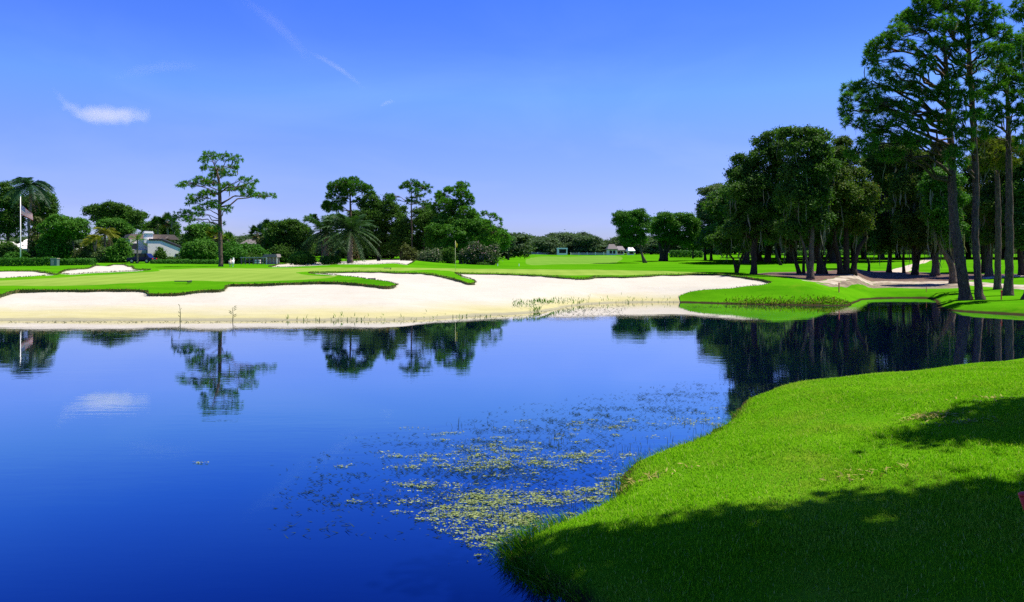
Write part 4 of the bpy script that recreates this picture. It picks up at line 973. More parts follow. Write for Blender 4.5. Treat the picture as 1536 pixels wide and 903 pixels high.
tree('oak_tree', 'tall dark oak with a grey forked trunk at the edge of the mulch', conv(ZR, [(400,85,70,36),(500,75,60,32),(575,98,50,38),(470,170,95,65),(580,190,60,58),(460,300,105,85),(560,290,85,75),(420,430,100,85),(540,430,85,75),(480,550,80,65),(400,620,75,50),(560,560,60,60)]),
     [conv(ZR, [(510,895,36),(512,820,30),(516,740,27),(520,600,22),(500,450,16)]), conv(ZR, [(505,810,16),(480,730,14),(460,680,13),(440,600,11)])], D_at(1215.5, 418), leaf=.20, mat='oak', barkm='barkpale', group=GR, moss=70, spread=.9)
GT = 'oak trunks crowded on the mulch'
tree('oak_tree', 'thin oak leaning left, standing out on the fairway beyond the mulch', conv(ZR, [(290,660,50,36),(340,650,40,36),(310,610,50,40)]), [conv(ZR, [(345,832,15),(328,780,12),(312,720,10)])], 110, leaf=.34, mat='oak', group=GT)
tree('oak_tree', 'slender dark oak leaning left at the mulch edge', conv(ZR, [(400,680,50,36),(370,640,50,40),(430,640,50,40)]), [conv(ZR, [(450,866,22),(432,810,20),(412,760,18),(395,690,12)])], D_at(1199, 410.5), leaf=.20, mat='oak', group=GT, moss=20)
tree('oak_tree', 'straight thin oak right behind the slender leaning one', conv(ZR, [(470,650,50,40),(500,620,50,40)]), [conv(ZR, [(473,866,15),(472,800,14),(473,700,11)])], D_at(1205.5, 410), leaf=.20, mat='oak', group=GT)
tree('oak_tree', 'thick dark oak with a low right fork, left of the triple trunk', conv(ZR, [(600,470,80,70),(560,620,60,60),(620,600,60,50),(590,540,70,60),(530,670,50,30)]), [conv(ZR, [(570,868,42),(562,800,36),(548,720,30),(560,600,20)]), conv(ZR, [(580,805,18),(602,770,14),(622,750,13),(650,690,9)]), conv(ZR, [(606,860,12),(592,825,11),(576,790,10)])], D_at(1232, 410.5), leaf=.20, mat='oak', group=GT, moss=40)
tree('oak_tree', 'massive triple-trunked dark oak in the middle of the mulch', conv(ZR, [(690,140,50,45),(640,210,60,60),(700,230,75,65),(640,330,80,75),(720,340,80,70),(690,430,95,85),(640,550,85,55),(740,550,95,65),(800,430,80,80),(620,430,50,70),(790,610,60,40)]),
     [conv(ZR, [(683,868,34),(672,790,30),(652,700,24),(640,560,18)]), conv(ZR, [(714,872,36),(713,760,32),(712,600,24),(700,420,16)]), conv(ZR, [(753,864,32),(764,780,28),(790,715,22),(830,660,16)])], D_at(1269, 411), leaf=.20, mat='oakshade', group=GT, moss=90)
def canopy(u, v0, v1, hw, n, seed):
    r = np.random.default_rng(seed); out = []
    for i in range(n):
        t = i/(n-1); v = v0+(v1-v0)*t; out.append((u+r.uniform(-hw, hw)*(.5+.5*math.sin(math.pi*(.15+.8*t))), v+r.uniform(-4, 4), r.uniform(14, 21), r.uniform(11, 17)))
    return out
tlist = [('curved dark oak with an s-bend trunk on the mulch', 1305, 225, 362, 28, [(490,745,16),(492,700,16),(483,665,15),(465,640,14),(470,560,12)], 'oakshade', 'bark'),
         ('upright dark oak standing between the s-bend trunk and the thin one', 1335, 222, 364, 26, [(632,752,32),(637,690,29),(645,600,24),(650,500,18)], 'oak', 'bark'),
         ('thin dark oak with a small leafy sprig low on its trunk', 1357, 240, 362, 22, [(741,754,20),(737,680,18),(738,600,16),(735,500,12)], 'oakshade', 'bark'),
         ('thick dark oak forking low, left of the paler trunks', 1374, 235, 362, 28, [(818,766,42),(820,690,38),(812,600,30),(800,500,20)], 'oakshade', 'bark'),
         ('brown straight oak beside the leaning pale oak', 1402, 230, 366, 26, [(960,772,54),(966,700,48),(968,600,40),(960,500,26)], 'oakshade', 'barkpale'),
         ('pale oak leaning left with a forked top in front of the sandy path', 1415, 260, 352, 30, [(1097,830,50),(1085,740,44),(1065,675,40),(1020,600,28),(980,540,20)], 'oakmid', 'barkpale')]
for i, (lb, u, v0, v1, hw, tr, mt, bk) in enumerate(tlist):
    trs = [conv(ZR2, tr)]
    if i == 3: trs.append(conv(ZR2, [(825,680,30),(850,620,24),(885,565,16)]))
    if i == 5: trs.append(conv(ZR2, [(1080,735,28),(1092,640,24),(1100,540,16)]))
    b_ = trs[0][0]
    tree('oak_tree', lb, canopy(u, v0, v1, hw, 13, 100+i), trs, D_at(b_[0], b_[1]+.5), leaf=.20, mat=mt, barkm=bk, group=GT, moss=110 if i > 2 else 60, mossln=1.8)
tree('oak_tree', 'slender dark oak behind the second big pine trunk', canopy(1470, 228, 358, 24, 13, 120), [conv(Z7, [(866,570,24),(866,500,22),(868,420,18),(870,330,12)])], D_at(1475.5, 408.5), leaf=.20, mat='oakshade', group=GT, moss=60)
tree('oak_tree', 'grey brown oak just right of the second big pine trunk', canopy(1492, 225, 362, 28, 12, 121), [conv(Z7, [(893,590,34),(897,510,30),(902,430,24),(905,330,15)])], D_at(1483.5, 413.5), leaf=.20, mat='oakshade', barkm='barkpale', group=GT, moss=90)
tree('oak_tree', 'dark oak at the right edge beyond the third pine', canopy(1535, 235, 366, 30, 12, 122), [conv(Z7, [(1078,588,34),(1068,510,30),(1058,440,24),(1060,340,15)])], D_at(1534, 412.8), leaf=.20, mat='oak', group=GT, moss=60)

# big pines on the right bank
GP = 'big pines on the right bank'
p1 = conv(Z6, [(120,400,42,26),(95,440,30,26),(100,500,36,38),(112,555,26,22),(180,385,36,26),(200,440,55,34),(230,490,65,32),(290,470,55,24),(190,560,55,32),(300,380,55,32),(255,330,45,26),(240,220,60,40),(210,275,38,30),(285,180,45,26),(330,285,36,20),(380,205,36,24),(415,330,40,22),(400,400,55,30),(330,545,60,30),(250,600,60,24),(420,570,45,24),(380,475,55,24),(470,430,45,24),(350,620,55,24),(200,640,55,24),(150,690,55,22),(290,700,65,24),(420,640,55,24),(500,520,45,24),(540,430,45,24),(470,290,40,22)])
p2 = conv(Z6, [(370,95,60,40),(330,140,45,34),(420,60,55,34),(480,35,55,30),(560,25,55,34),(640,40,55,34),(700,20,55,34),(760,60,55,34),(450,120,55,32),(540,105,55,32),(600,130,45,28),(680,110,55,32),(740,130,55,32),(800,150,45,32),(660,190,55,24),(500,200,55,30),(560,220,45,24),(620,265,36,22),(740,225,55,26),(800,235,55,30),(590,330,45,24),(850,180,45,40),(450,250,36,24),(690,370,45,24),(560,390,50,22),(620,430,45,22),(520,-30,60,30),(620,-50,60,34),(720,-40,60,34),(440,0,45,26),(700,430,40,22)])
p2 += conv(Z6, [(590,470,45,22),(610,530,45,24),(600,600,45,24),(625,660,45,24),(580,700,40,22),(650,600,36,20),(560,560,40,22),(690,520,40,22),(610,740,40,18)])
p3 = conv(Z6, [(770,390,55,24),(850,370,55,30),(910,340,50,30),(720,420,45,22),(870,430,55,24),(760,540,45,24),(880,560,36,22),(800,500,45,24),(930,480,50,30),(760,470,36,18),(840,300,50,26),(920,250,50,30),(740,600,40,22)])
p3y = conv(Z6, [(720,640,50,30),(785,690,55,32),(830,735,55,30),(740,740,45,24),(870,680,40,26),(820,640,40,26),(700,590,36,20)])
p3 += conv(Z6, [(700,520,40,22),(690,300,36,22),(780,280,40,24),(800,330,40,20),(880,500,45,26),(900,640,40,24)])
p4 = conv(Z6, [(900,60,50,32),(960,120,55,36),(880,245,50,44),(945,300,55,40),(1000,200,60,40),(1010,60,60,40),(930,180,50,32),(960,400,55,32),(1010,330,60,40),(960,600,55,36),(900,20,45,30),(1050,480,60,40)])
NE = (.34, .05, 22)
tree('pine_tree', 'big left pine of the bank pair, its rough trunk leaning left', p1, [[(1449,452,15.2), (1446,430,14.8), (1440,390,14.4), (1431,330,13.2), (1427.5,270,11.2), (1427,230,9.2), (1423,170,7.6), (1419,100,6.0), (1416,40,3.2)]], D_at(1449, 450), 'pine', mat='needle', barkm='pinebark', needle=NE, group=GP, spread=.4, bias=2.2, moss=22, mossln=1.2, ntuft=1.75)
tree('pine_tree', 'big right pine of the bank pair, rising out of the picture', p2, [[(1470,452,10.8), (1467,420,10.0), (1463,350,9.6), (1464,290,9.2), (1462,230,8.8), (1458,160,7.6), (1454,90,6.4), (1451,20,5.2), (1450,-30,3.2)]], D_at(1470, 450), 'pine', mat='needle', barkm='pinebark', needle=NE, group=GP, spread=.4, bias=2.2, moss=40, mossln=1.3, ntuft=1.75)
tree('pine_tree', 'third big pine with a straight trunk near the right edge', p3, [[(1512,445,12.5), (1513,420,11.5), (1514,370,11), (1514,300,10), (1513,240,8), (1512,180,6), (1510,120,3.5)]], D_at(1512, 443.5), 'pine', mat='needle', barkm='pinebark', needle=NE, group=GP, spread=.4, bias=2.2, moss=14, mossln=1.2, ntuft=1.75)
tree('pine_tree', 'small pine with yellowing needles between the big trunks', p3y, [[(1496,436,9), (1497,380,8.5), (1497,300,7.5), (1494,230,5), (1492,200,3)]], D_at(1496, 434), 'pine', mat='needleyel', barkm='pinebark', needle=NE, group=GP, spread=.4, bias=2.2, moss=8, ntuft=1.75)
tree('pine_tree', 'big pine cut by the right edge of the picture', p4, [[(1543,450,16), (1550,410,14), (1556,330,13), (1560,230,11), (1562,100,9), (1562,0,6)]], D_at(1543, 449), 'pine', mat='needle', barkm='pinebark', needle=NE, group=GP, spread=.8, moss=8, ntuft=1.75)

# trees standing off to the right whose shade falls on the near bank
def shade_tree(label, x, y, blobs, seed):
    z = gz(x, y); root = empty('oak_tree', (x, y, z-.05)); tag(root, label, 'tree', 'oaks beside the near bank')
    tm = MB(); tr = smooth_poly(np.array([(x, y, z-.1, .34), (x+.1, y, z+2, .28), (x-.1, y+.1, z+4.5, .24), (x, y, z+7, .14)]), .5, False)
    tm.tube(tr[:, :3], tr[:, 3], 9, .05)
    for b_ in blobs: limb_to(tm, tr, np.array(b_[:3]), .14, .5)
    cm = MB(); leaf_cloud(cm, blobs, .26, .8, .3)
    tm.build('trunk', M['bark'], root, True); cm.build('crown', M['oak'], root)
def shadow_blob(gx, gy, hgt, rx, ry, rz):
    k = hgt/math.tan(R(SUN_EL)); return (gx+math.sin(R(SUN_AZ))*k, gy+math.cos(R(SUN_AZ))*k, 1.0+hgt, rx, ry, rz)
shade_tree('oak just outside the picture shading the near bank corner', 13.2, 7.6, [shadow_blob(*s_) for s_ in [(.3, 7.7, 9, .7, .45, .6), (1.3, 7.2, 9.5, .9, .8, .9), (2.6, 7.2, 10.5, 1.1, .8, 1.0), (4.0, 7.3, 10, 1.1, .9, 1.0), (5.4, 7.0, 9.5, 1.1, .9, 1.0), (6.8, 6.9, 9, 1.3, 1.0, 1.2), (1.0, 6.2, 9, 1.1, .9, 1.0), (2.6, 5.9, 9, 1.6, 1.2, 1.3), (4.6, 5.6, 9, 1.8, 1.3, 1.4), (6.6, 5.6, 8.5, 1.8, 1.4, 1.4), (.9, 4.9, 8.5, 1.4, 1.0, 1.0), (3.6, 4.0, 8.5, 2.2, 1.4, 1.4), (2.2, 5.6, 6.2, 1.7, 1.3, .8), (4.6, 5.8, 6.4, 1.9, 1.4, .9), (6.8, 5.8, 6.4, 1.9, 1.5, .9), (8.6, 6.4, 6.6, 1.8, 1.4, 1.0), (3.2, 3.2, 6.2, 2.4, 1.6, .9), (6.2, 3.6, 6.4, 2.4, 1.6, .9)]], 1)
shade_tree('second oak outside the picture shading the right edge of the bank', 15.6, 12.6, [shadow_blob(*s_) for s_ in [(5.9, 10.2, 9, .7, .34, .4), (6.8, 10.4, 9, .9, .6, .6), (7.7, 10.9, 10, 1.1, 1.1, .8), (8.9, 11.2, 9.5, 1.3, 1.4, 1.0), (7.0, 10.5, 8, .9, .6, .5), (10.2, 11.2, 9, 1.4, 1.4, 1.2), (7.6, 10.0, 8.5, .9, .5, .6), (11.6, 11.4, 9, 1.5, 1.5, 1.3)]], 2)

# far tree line: every tree its own object, six shapes
protos = []
def far_tree(i, x, y, h, wd, label, grp):
    k = i % 6
    if len(protos) <= k:
        cm = MB(); tm = MB(); r = np.random.default_rng(300+k)
        B = [(r.uniform(-3.2, 3.2), r.uniform(-2.5, 2.5), r.uniform(4, 8.6), r.uniform(1.7, 2.8), r.uniform(1.7, 2.6), r.uniform(1.2, 2.0)) for _ in range(10)] + [(r.uniform(-3.5, 3.5), r.uniform(-2, 2), r.uniform(2, 3.6), 2.2, 2, 1.6) for _ in range(4)]
        leaf_cloud(cm, B, .75, .9, .34); tm.tube([(0, 0, -.6), (.1, 0, 2), (0, .1, 5.5)], [.35, .28, .15], 6)
        root = empty('oak_tree', (0, 0, 0)); t_ = tm.build('trunk', M['bark'], root); c_ = cm.build('crown', M['far'], root); protos.append((root, t_, c_))
    else:
        a_, b_, c0 = protos[k]; root = a_.copy(); COL.objects.link(root)
        for ch in (b_, c0):
            q = ch.copy(); COL.objects.link(q); q.parent = root
    root.location = (x, y, gz(x, y)-.1); root.scale = (wd/7.4, wd/7.4, h/10.0); root.rotation_euler = (0, 0, rng.uniform(0, 6.28))
    tag(root, label, 'tree', grp)
i = 0
for row, (D0, vt) in enumerate(((330, 356), (350, 352))):
    for u in np.arange(742 + row*9, 945, 17):
        D = D0+rng.uniform(-6, 10); x = (u+rng.uniform(-4, 4)-UC)/F*D
        top = vt + 3.0*math.sin(u*.05)+rng.uniform(-3, 3) + (6 if 880 < u < 905 else 0)
        far_tree(i, x, D, (EYE-(top-VH)/F*D)-gz(x, D), rng.uniform(8, 11), 'dusty green oak in the far tree line at the end of the fairway', 'far tree line'); i += 1
for u in np.arange(955, 1640, 21):
    D = rng.uniform(285, 330); x = (u-UC)/F*D
    far_tree(i, x, D, (EYE-(rng.uniform(352, 360)-VH)/F*D)-gz(x, D), rng.uniform(8, 11), 'shaded oak in the distant row seen between the right-hand trunks', 'distant row behind the right-hand trees'); i += 1
for u in np.arange(-30, 470, 19):
    D = rng.uniform(185, 225); x = (u-UC)/F*D
    far_tree(i, x, D, (EYE-(rng.uniform(352, 362)-VH)/F*D)-gz(x, D), rng.uniform(7, 10), 'low distant tree behind the houses on the left', 'distant trees behind the houses'); i += 1
for u in np.arange(475, 770, 19):
    D = rng.uniform(150, 190); x = (u-UC)/F*D
    far_tree(i, x, D, (EYE-(rng.uniform(348, 360)-VH)/F*D)-gz(x, D), rng.uniform(7, 10), 'low distant tree hidden behind the middle group', 'distant trees behind the middle group'); i += 1
near_protos = []
def row_tree(k, x, y, h, wd, label, grp, mat='oak'):
    if len(near_protos) <= k:
        cm = MB(); tm = MB(); r = np.random.default_rng(500+k)
        B = [(r.uniform(-3.4, 3.4), r.uniform(-3, 3), r.uniform(4.2, 8.6), r.uniform(1.4, 2.3), r.uniform(1.4, 2.3), r.uniform(1.0, 1.7)) for _ in range(13)] + [(r.uniform(-4, 4), r.uniform(-3, 3), r.uniform(3.2, 4.2), 1.9, 1.8, 1.1) for _ in range(7)]
        leaf_cloud(cm, B, .36, .8, .3); tr = smooth_poly(np.array([(0, 0, -.6, .42), (.15, 0, 1.2, .36), (0, .2, 2.6, .34), (-.2, 0, 5.0, .2)]), .4, False); tm.tube(tr[:, :3], tr[:, 3], 8, .05)
        for b_ in B[:9]: limb_to(tm, tr, np.array(b_[:3]), .2, .5)
        root = empty('oak_tree', (0, 0, 0)); t_ = tm.build('trunk', M['bark'], root, True); c_ = cm.build('crown', M[mat], root); near_protos.append((root, t_, c_))
    else:
        a_, b_, c0 = near_protos[k]; root = a_.copy(); COL.objects.link(root)
        for ch in (b_, c0):
            q = ch.copy(); COL.objects.link(q); q.parent = root
    root.location = (x, y, gz(x, y)-.1); root.scale = (wd/7.6, wd/7.6, h/9.6); root.rotation_euler = (0, 0, rng.uniform(0, 6.28))
    tag(root, label, 'tree', grp)
for n_, (u, D, h, wd) in enumerate([(1140+26*q_, 150+(q_*37 % 50), 13+(q_*7 % 4), 13+(q_*5 % 3)) for q_ in range(20)] + [(1118+33*q_, 128+(q_*11 % 14), 14.5, 13) for q_ in range(6)]):
    row_tree(n_ % 4, (u-UC)/F*D, D, h, wd, 'shaded oak of the back rows seen between the trunks on the right', 'back rows of oaks on the right')
for u, v, ru, rv, D, lb in ((8, 374, 16, 11, 124, 'dark bush at the left edge in front of the pale roofs'), (60, 372, 12, 13, 121, 'dark bush under the tall feathery palm, right of the flagpole'), (76, 366, 14, 18, 125, 'tall dark bush between the feathery palm and the low spreading tree'), (146, 372, 16, 16, 124, 'dark bush behind the yellow palm clump'), (178, 378, 14, 12, 120, 'shaded bush between the palms and the parked car')):
    bush('bush', lb, [(u, v, ru, rv), (u+ru*.6, v+3, ru*.7, rv*.7), (u-ru*.5, v+2, ru*.7, rv*.8)], D, .32, 'oak', group=GB)
tree('young_tree', 'thin young tree with a bare trunk on the far fairway', [(760, 368, 9, 7), (766, 362, 8, 6), (755, 362, 8, 6)], [[(762.5, 389, 2.6), (762.5, 380, 2.2), (762, 368, 1.6)]], 150, leaf=.29, mat='far')

# hedges
GH = 'clipped hedges'
hedge('long clipped hedge at the left edge below the flagpole', -70, 78, 388.6, 402, 100, 1.6, .2, group=GH)
hedge('shorter clipped hedge right of the utility box', 86, 134, 389.5, 400, 101, 1.6, .2, group=GH)
hedge('low ground cover strip in front of the white house', 226, 328, 391.2, 400, 108, 2.0, .18, 'shrub', name='ground_cover')
hedge('bright clipped hedge on the far fairway behind the broad oak', 1008, 1053, 377.5, 385, 190, 2.0, .4, group=GH)
hedge('long dark hedge at the far end of the right-hand fairway', 1180, 1330, 377.2, 383, 245, 2.0, .5, 'oakmid', group=GH)
hedge('long dark hedge behind the right-hand pines', 1330, 1600, 376.5, 383, 250, 2.0, .5, 'oak', group=GH)

# ------------------------------------------------------------------ houses and small things
def quad(mb, *p): mb.add(p, q=[[0, 1, 2, 3]])
# white house with the sloping roof
D = 124.0; k_ = D/F
hx = lambda u: (u-UC)*k_
hz = lambda v: EYE-(v-VH)*k_
g0 = gz(hx(245), D)
house = empty('white_house', (hx(245), D, g0)); house.rotation_euler.z = R(36); house.scale = (1.18, 1, 1.06); tag(house, 'white gabled house with grey sloping roof and chimney behind the parked car', 'house', 'houses on the left')
mb = MB()   # gable wing: wall profile extruded back
prof = [(hx(227), g0-.3), (hx(277), g0-.3), (hx(277), hz(378)), (hx(243), hz(361)), (hx(227), hz(361))]
mb.prism(prof, D, D+9)
mb.box(((hx(209)+hx(227))/2-.02, D+5.2, (g0+hz(361))/2), (hx(227)-hx(209)+.04, 7.5, hz(361)-g0))
mb.build('wall', M['stucco'], house)
mb = MB(); rt = .22
o_ = .5
rp = [(hx(277)+.9, hz(378)-.42), (hx(277)+.9, hz(378)-.42+rt), (hx(243), hz(361)+rt+.03), (hx(243), hz(361)+.03)]
mb.prism(rp, D-.03, D+9.3); rf = mb.build('roof', M['roof'], house)
mb = MB(); mb.prism([(hx(277)+.92, hz(378)-.52), (hx(277)+.92, hz(378)-.22), (hx(243), hz(361)+.10), (hx(243), hz(361)-.22)], D-.09, D-.034)
mb.box(((hx(228)+hx(243))/2, D-.06, hz(361)-.05), (hx(243)-hx(228), .05, .3)); mb.build('fascia', M['fascia'], rf)
mb = MB(); mb.prism([(hx(207), hz(361)+.05), (hx(268), hz(361)+.05), (hx(262), hz(353.5)), (hx(210), hz(353.5))], D+2.6, D+9.0); mb.build('roof', M['rooftan'], house)
mb = MB(); mb.box((hx(228.5), D+.9, hz(358)), (1.15, 1.1, 1.9)); mb.box((hx(228.5), D+.9, hz(352.3)), (1.35, 1.3, .16)); mb.build('chimney', M['white'], rf)
mb = MB(); mb.prism([(hx(250), hz(359.5)), (hx(256), hz(359.5)), (hx(253), hz(356.5))], D+1.2, D+3.2); mb.build('dormer', M['rooftan'], rf)
mb = MB(); mb.box((hx(213), D+1.4, hz(371)), (1.1, .1, .9)); w1 = mb.build('window', M['glassdark'], house)
mb = MB()
for dx in (-.6, .6): mb.box((hx(213)+dx, D+1.38, hz(371)), (.08, .12, 1.0))
mb.box((hx(213), D+1.38, hz(371)+.5), (1.28, .12, .08)); mb.box((hx(213), D+1.38, hz(371)-.5), (1.28, .12, .08)); mb.build('frame', M['white'], w1)
mb = MB(); mb.box((hx(261), D-.04, hz(384.5)), (.42, .08, .75)); w2 = mb.build('window', M['glassdark'], house)
mb = MB(); mb.box((hx(261), D-.05, hz(384.5)-.43), (.56, .12, .08)); mb.build('sill', M['white'], w2)
mb = MB(); mb.box(((hx(206)+hx(227))/2-.05, D+.9, hz(378.5)), (hx(227)-hx(206)-.1, 1.0, .5)); mb.build('carport_beam', M['greywall'], house)
mb = MB(); mb.box(((hx(206)+hx(227))/2, D+1.38, (hz(381)+g0)/2), (hx(226)-hx(207), .1, hz(381)-g0)); mb.build('garage_door', M['darkgrey'], house)
# pale-roofed house at far left
def lowhouse(label, u0, u1, vr, ve, vb, D, roofm, name='house', ridge=.35):
    k_ = D/F; X0, X1 = (u0-UC)*k_, (u1-UC)*k_; zr, ze = EYE-(vr-VH)*k_, EYE-(ve-VH)*k_; zb = gz((X0+X1)/2, D)
    h = empty(name, ((X0+X1)/2, D, zb)); tag(h, label, 'house', 'houses on the left' if u0 < 400 else 'houses at the far end')
    mb = MB(); mb.box(((X0+X1)/2, D+3, (zb+ze)/2-.1), (X1-X0-.8, 5.2, ze-zb+.2)); mb.build('wall', M['stucco'], h)
    mb = MB(); W_ = X1-X0; a_ = W_*ridge*.5
    V = [(X0, D-.4, ze), (X1, D-.4, ze), (X1, D+6.4, ze), (X0, D+6.4, ze), (X0+a_, D+3, zr), (X1-a_, D+3, zr)]
    V += [(a, b_, c-.28 if i_ < 4 else c-.28) for i_, (a, b_, c) in enumerate(V)]
    mb.add(V, q=[[0, 1, 5, 4], [2, 3, 4, 5], [6, 10, 11, 7], [8, 11, 10, 9], [0, 6, 7, 1], [1, 7, 8, 2], [2, 8, 9, 3], [3, 9, 6, 0]], t=[[1, 2, 5], [3, 0, 4], [7, 11, 8], [9, 10, 6]])
    mb.build('roof', M[roofm], h)
    n_ = max(2, int(W_/2.6))
    for i_ in range(n_):
        xx = X0+.8+(W_-1.6)*(i_+.5)/n_; mb = MB(); mb.box((xx, D+.38, zb+(ze-zb)*.5), (1.0, .1, (ze-zb)*.5)); mb.build('window', M['glassdark'], h)
    return h
lowhouse('low house with a pale roof behind the flagpole', 17, 50, 358, 373, 386, 128, 'roofwhite', 'low_house')
lowhouse('low house whose pale roof edge shows beside the left edge', -40, 12, 362, 373.5, 386, 138, 'roofwhite', 'low_house')
lowhouse('low house mostly hidden by palms, showing a bit of white roof', 116, 141, 366, 374, 386, 131, 'roofwhite', 'low_house')
lowhouse('brown-roofed house glimpsed beyond the bushes right of the lone pine', 360, 384, 358.5, 366, 386, 165, 'roofdark', 'low_house')
lowhouse('far house with a grey brown roof beside the leaning oak', 911, 927, 366, 373.5, 382, 300, 'roofdark', 'far_house', .5)
lowhouse('far house wing with a lower pale roof next to the grey brown one', 924, 938, 369, 375, 382, 304, 'roof', 'far_house', .4)
lowhouse('far pale house behind the trunk of the leaning oak', 942, 953, 371, 376, 382, 296, 'roofwhite', 'far_house')
# white pavilion at the far end of the fairway
D = 318.0; k_ = D/F; X = (843-UC)*k_; zb = gz(X, D)
pv = empty('white_pavilion', (X, D, zb)); tag(pv, 'white flat-roofed pavilion with a dark opening at the far end of the fairway', 'pavilion')
mb = MB()
mb.box((X-1.75, D, zb+1.35), (.8, 2.5, 2.7)); mb.box((X+1.95, D, zb+1.35), (.4, 2.5, 2.7))
mb.build('wall', M['white'], pv); mb = MB(); mb.box((X+.2, D+1.1, zb+1.3), (3.1, .1, 2.6)); mb.build('shaded_back_wall', M['darkgrey'], pv)  # back wall coloured dark to stand for the shade inside the opening
mb = MB(); mb.box((X, D, zb+2.9), (4.6, 3.2, .5)); mb.build('roof', M['white'], pv)
for dx in (-2.1, 2.1):
    mb = MB(); mb.box((X+dx, D-1.5, zb+1.35), (.18, .18, 2.7)); mb.build('post', M['white'], pv)
mb = MB(); mb.box((X, D-1.4, zb+.4), (4.0, .12, 1.0)); mb.build('front_panel', M['stucco'], pv)

def car(name, label, u, D, L, H, paint, rz=0.0, cat='car', group=None):
    x = (u-UC)*D/F; z = gz(x, D); root = empty(name, (x, D, z)); tag(root, label, cat, group)
    Wd = 1.75; T = lambda pr: [((a-.5)*L, b_*H) for a, b_ in pr]
    mb = MB(); mb.prism(T([(0, .20), (1, .20), (1, .48), (.97, .56), (.74, .60), (.10, .60), (.01, .55)]), -Wd/2, Wd/2, rz, (x, D, z)); mb.build('body', M[paint], root, False)
    mb = MB(); mb.prism(T([(.12, .602), (.74, .602), (.60, .99), (.22, 1.0)]), -Wd*.44, Wd*.44, rz, (x, D, z)); cb = mb.build('cabin', M[paint], root)
    mb = MB(); mb.prism(T([(.17, .63), (.42, .63), (.42, .93), (.235, .94)]), -Wd*.447, Wd*.447, rz, (x, D, z)); mb.build('window', M['glassdark'], cb)
    mb = MB(); mb.prism(T([(.45, .63), (.69, .63), (.585, .93), (.45, .93)]), -Wd*.447, Wd*.447, rz, (x, D, z)); mb.build('window', M['glassdark'], cb)
    ca, sa = math.cos(rz), math.sin(rz)
    for fx in (.2, .8):
        for s_ in (-1, 1):
            lx, ly = (fx-.5)*L, s_*Wd*.46; c = np.array([x+lx*ca-ly*sa, D+lx*sa+ly*ca, z+H*.22]); d_ = np.array([-sa, ca, 0])*.1
            mb = MB(); mb.tube([c-d_, c+d_], [H*.22, H*.22], 16); wh = mb.build('wheel', M['tyre'], root)
            mb = MB(); mb.tube([c-d_*1.06, c+d_*1.06], [H*.13, H*.13], 12); mb.build('rim', M['chrome'], wh)
    for fx, nm in ((1.0, 'headlight'), (0.0, 'tail_light')):
        for s_ in (-1, 1):
            lx, ly = (fx-.5)*L*1.0, s_*Wd*.36; mb = MB(); mb.box((x+lx*ca-ly*sa, D+lx*sa+ly*ca, z+H*.46), (.08, .3, .14), rz); mb.build(nm, M['chrome' if fx else 'red'], root)
    mb = MB(); mb.prism(T([(-.012, .22), (1.012, .22), (1.012, .30), (-.012, .30)]), -Wd*.5, Wd*.5, rz, (x, D, z)); mb.build('bumper', M['chrome'], root)
    return root
car('parked_car', 'dark blue car parked before the white house', 213, 116, 3.9, 1.5, 'car', math.pi)
car('parked_car', 'small white car parked far off at the edge of the fairway', 768, 290, 3.6, 1.5, 'white')

# flag pole with the striped flag
D = 106.0; k_ = D/F; X = (30.8-UC)*k_; zb = gz(X, D); zt_ = EYE-(294-VH)*k_
fp = empty('flagpole', (X, D, zb)); tag(fp, 'tall white flagpole behind the clipped hedge at the left', 'flagpole')
mb = MB(); mb.tube([(X, D, zb-.1), (X, D, zb+3), (X, D, zt_)], [.08, .07, .045], 10); pl = mb.build('pole', M['white'], fp, True)
mb = MB(); mb.tube([(X, D, zt_), (X, D, zt_+.06), (X, D, zt_+.14), (X, D, zt_+.2)], [.03, .09, .09, .02], 10); mb.build('finial', M['chrome'], pl, True)
m, nt, b = new_mat('stars_and_stripes'); M['usflag'] = m
uvn = N(nt, 'ShaderNodeAttribute', attribute_name='cloth'); sp = N(nt, 'ShaderNodeSeparateXYZ'); nt.links.new(uvn.outputs['Vector'], sp.inputs[0])
st = math_(nt, 'GREATER_THAN', math_(nt, 'FRACT', math_(nt, 'ADD', math_(nt, 'MULTIPLY', sp.outputs['Y'], 6.5), .5)), .5)
can = math_(nt, 'MULTIPLY', math_(nt, 'LESS_THAN', sp.outputs['X'], .36), math_(nt, 'GREATER_THAN', sp.outputs['Y'], .4615))
vo = N(nt, 'ShaderNodeTexVoronoi'); vo.inputs['Scale'].default_value = 16; vo.inputs['Randomness'].default_value = 0; nt.links.new(uvn.outputs['Vector'], vo.inputs['Vector'])
star = math_(nt, 'LESS_THAN', vo.outputs['Distance'], .28)
c = mix(nt, can, mix(nt, st, (.85, .80, .77), (.68, .03, .035)), mix(nt, star, (.02, .03, .18), (.75, .73, .72)))
nt.links.new(c, b.inputs['Base Color']); b.inputs['Roughness'].default_value = .8
tr = N(nt, 'ShaderNodeBsdfTranslucent'); nt.links.new(c, tr.inputs['Color']); ms = N(nt, 'ShaderNodeMixShader'); ms.inputs[0].default_value = .45
nt.links.new(b.outputs[0], ms.inputs[1]); nt.links.new(tr.outputs[0], ms.inputs[2]); nt.links.new(ms.outputs[0], nt.nodes['Material Output'].inputs['Surface'])
nu, nv_ = 14, 22; V = []; UVs = []
zt2 = EYE-(307-VH)*k_; hoist = 1.35; fly = 2.0
for j in range(nv_):
    for i_ in range(nu):
        s_, t_ = j/(nv_-1), i_/(nu-1)       # s along the fly, t down the hoist
        V.append((X+.08+s_*1.15+.05*math.sin(t_*5+s_*4)*s_+t_*.12*s_, D+.75*s_+.10*math.sin(s_*8+t_*3)*s_, zt2-t_*hoist*(1-.25*s_)-s_*1.25)); UVs.append((s_, 1-t_, 0))
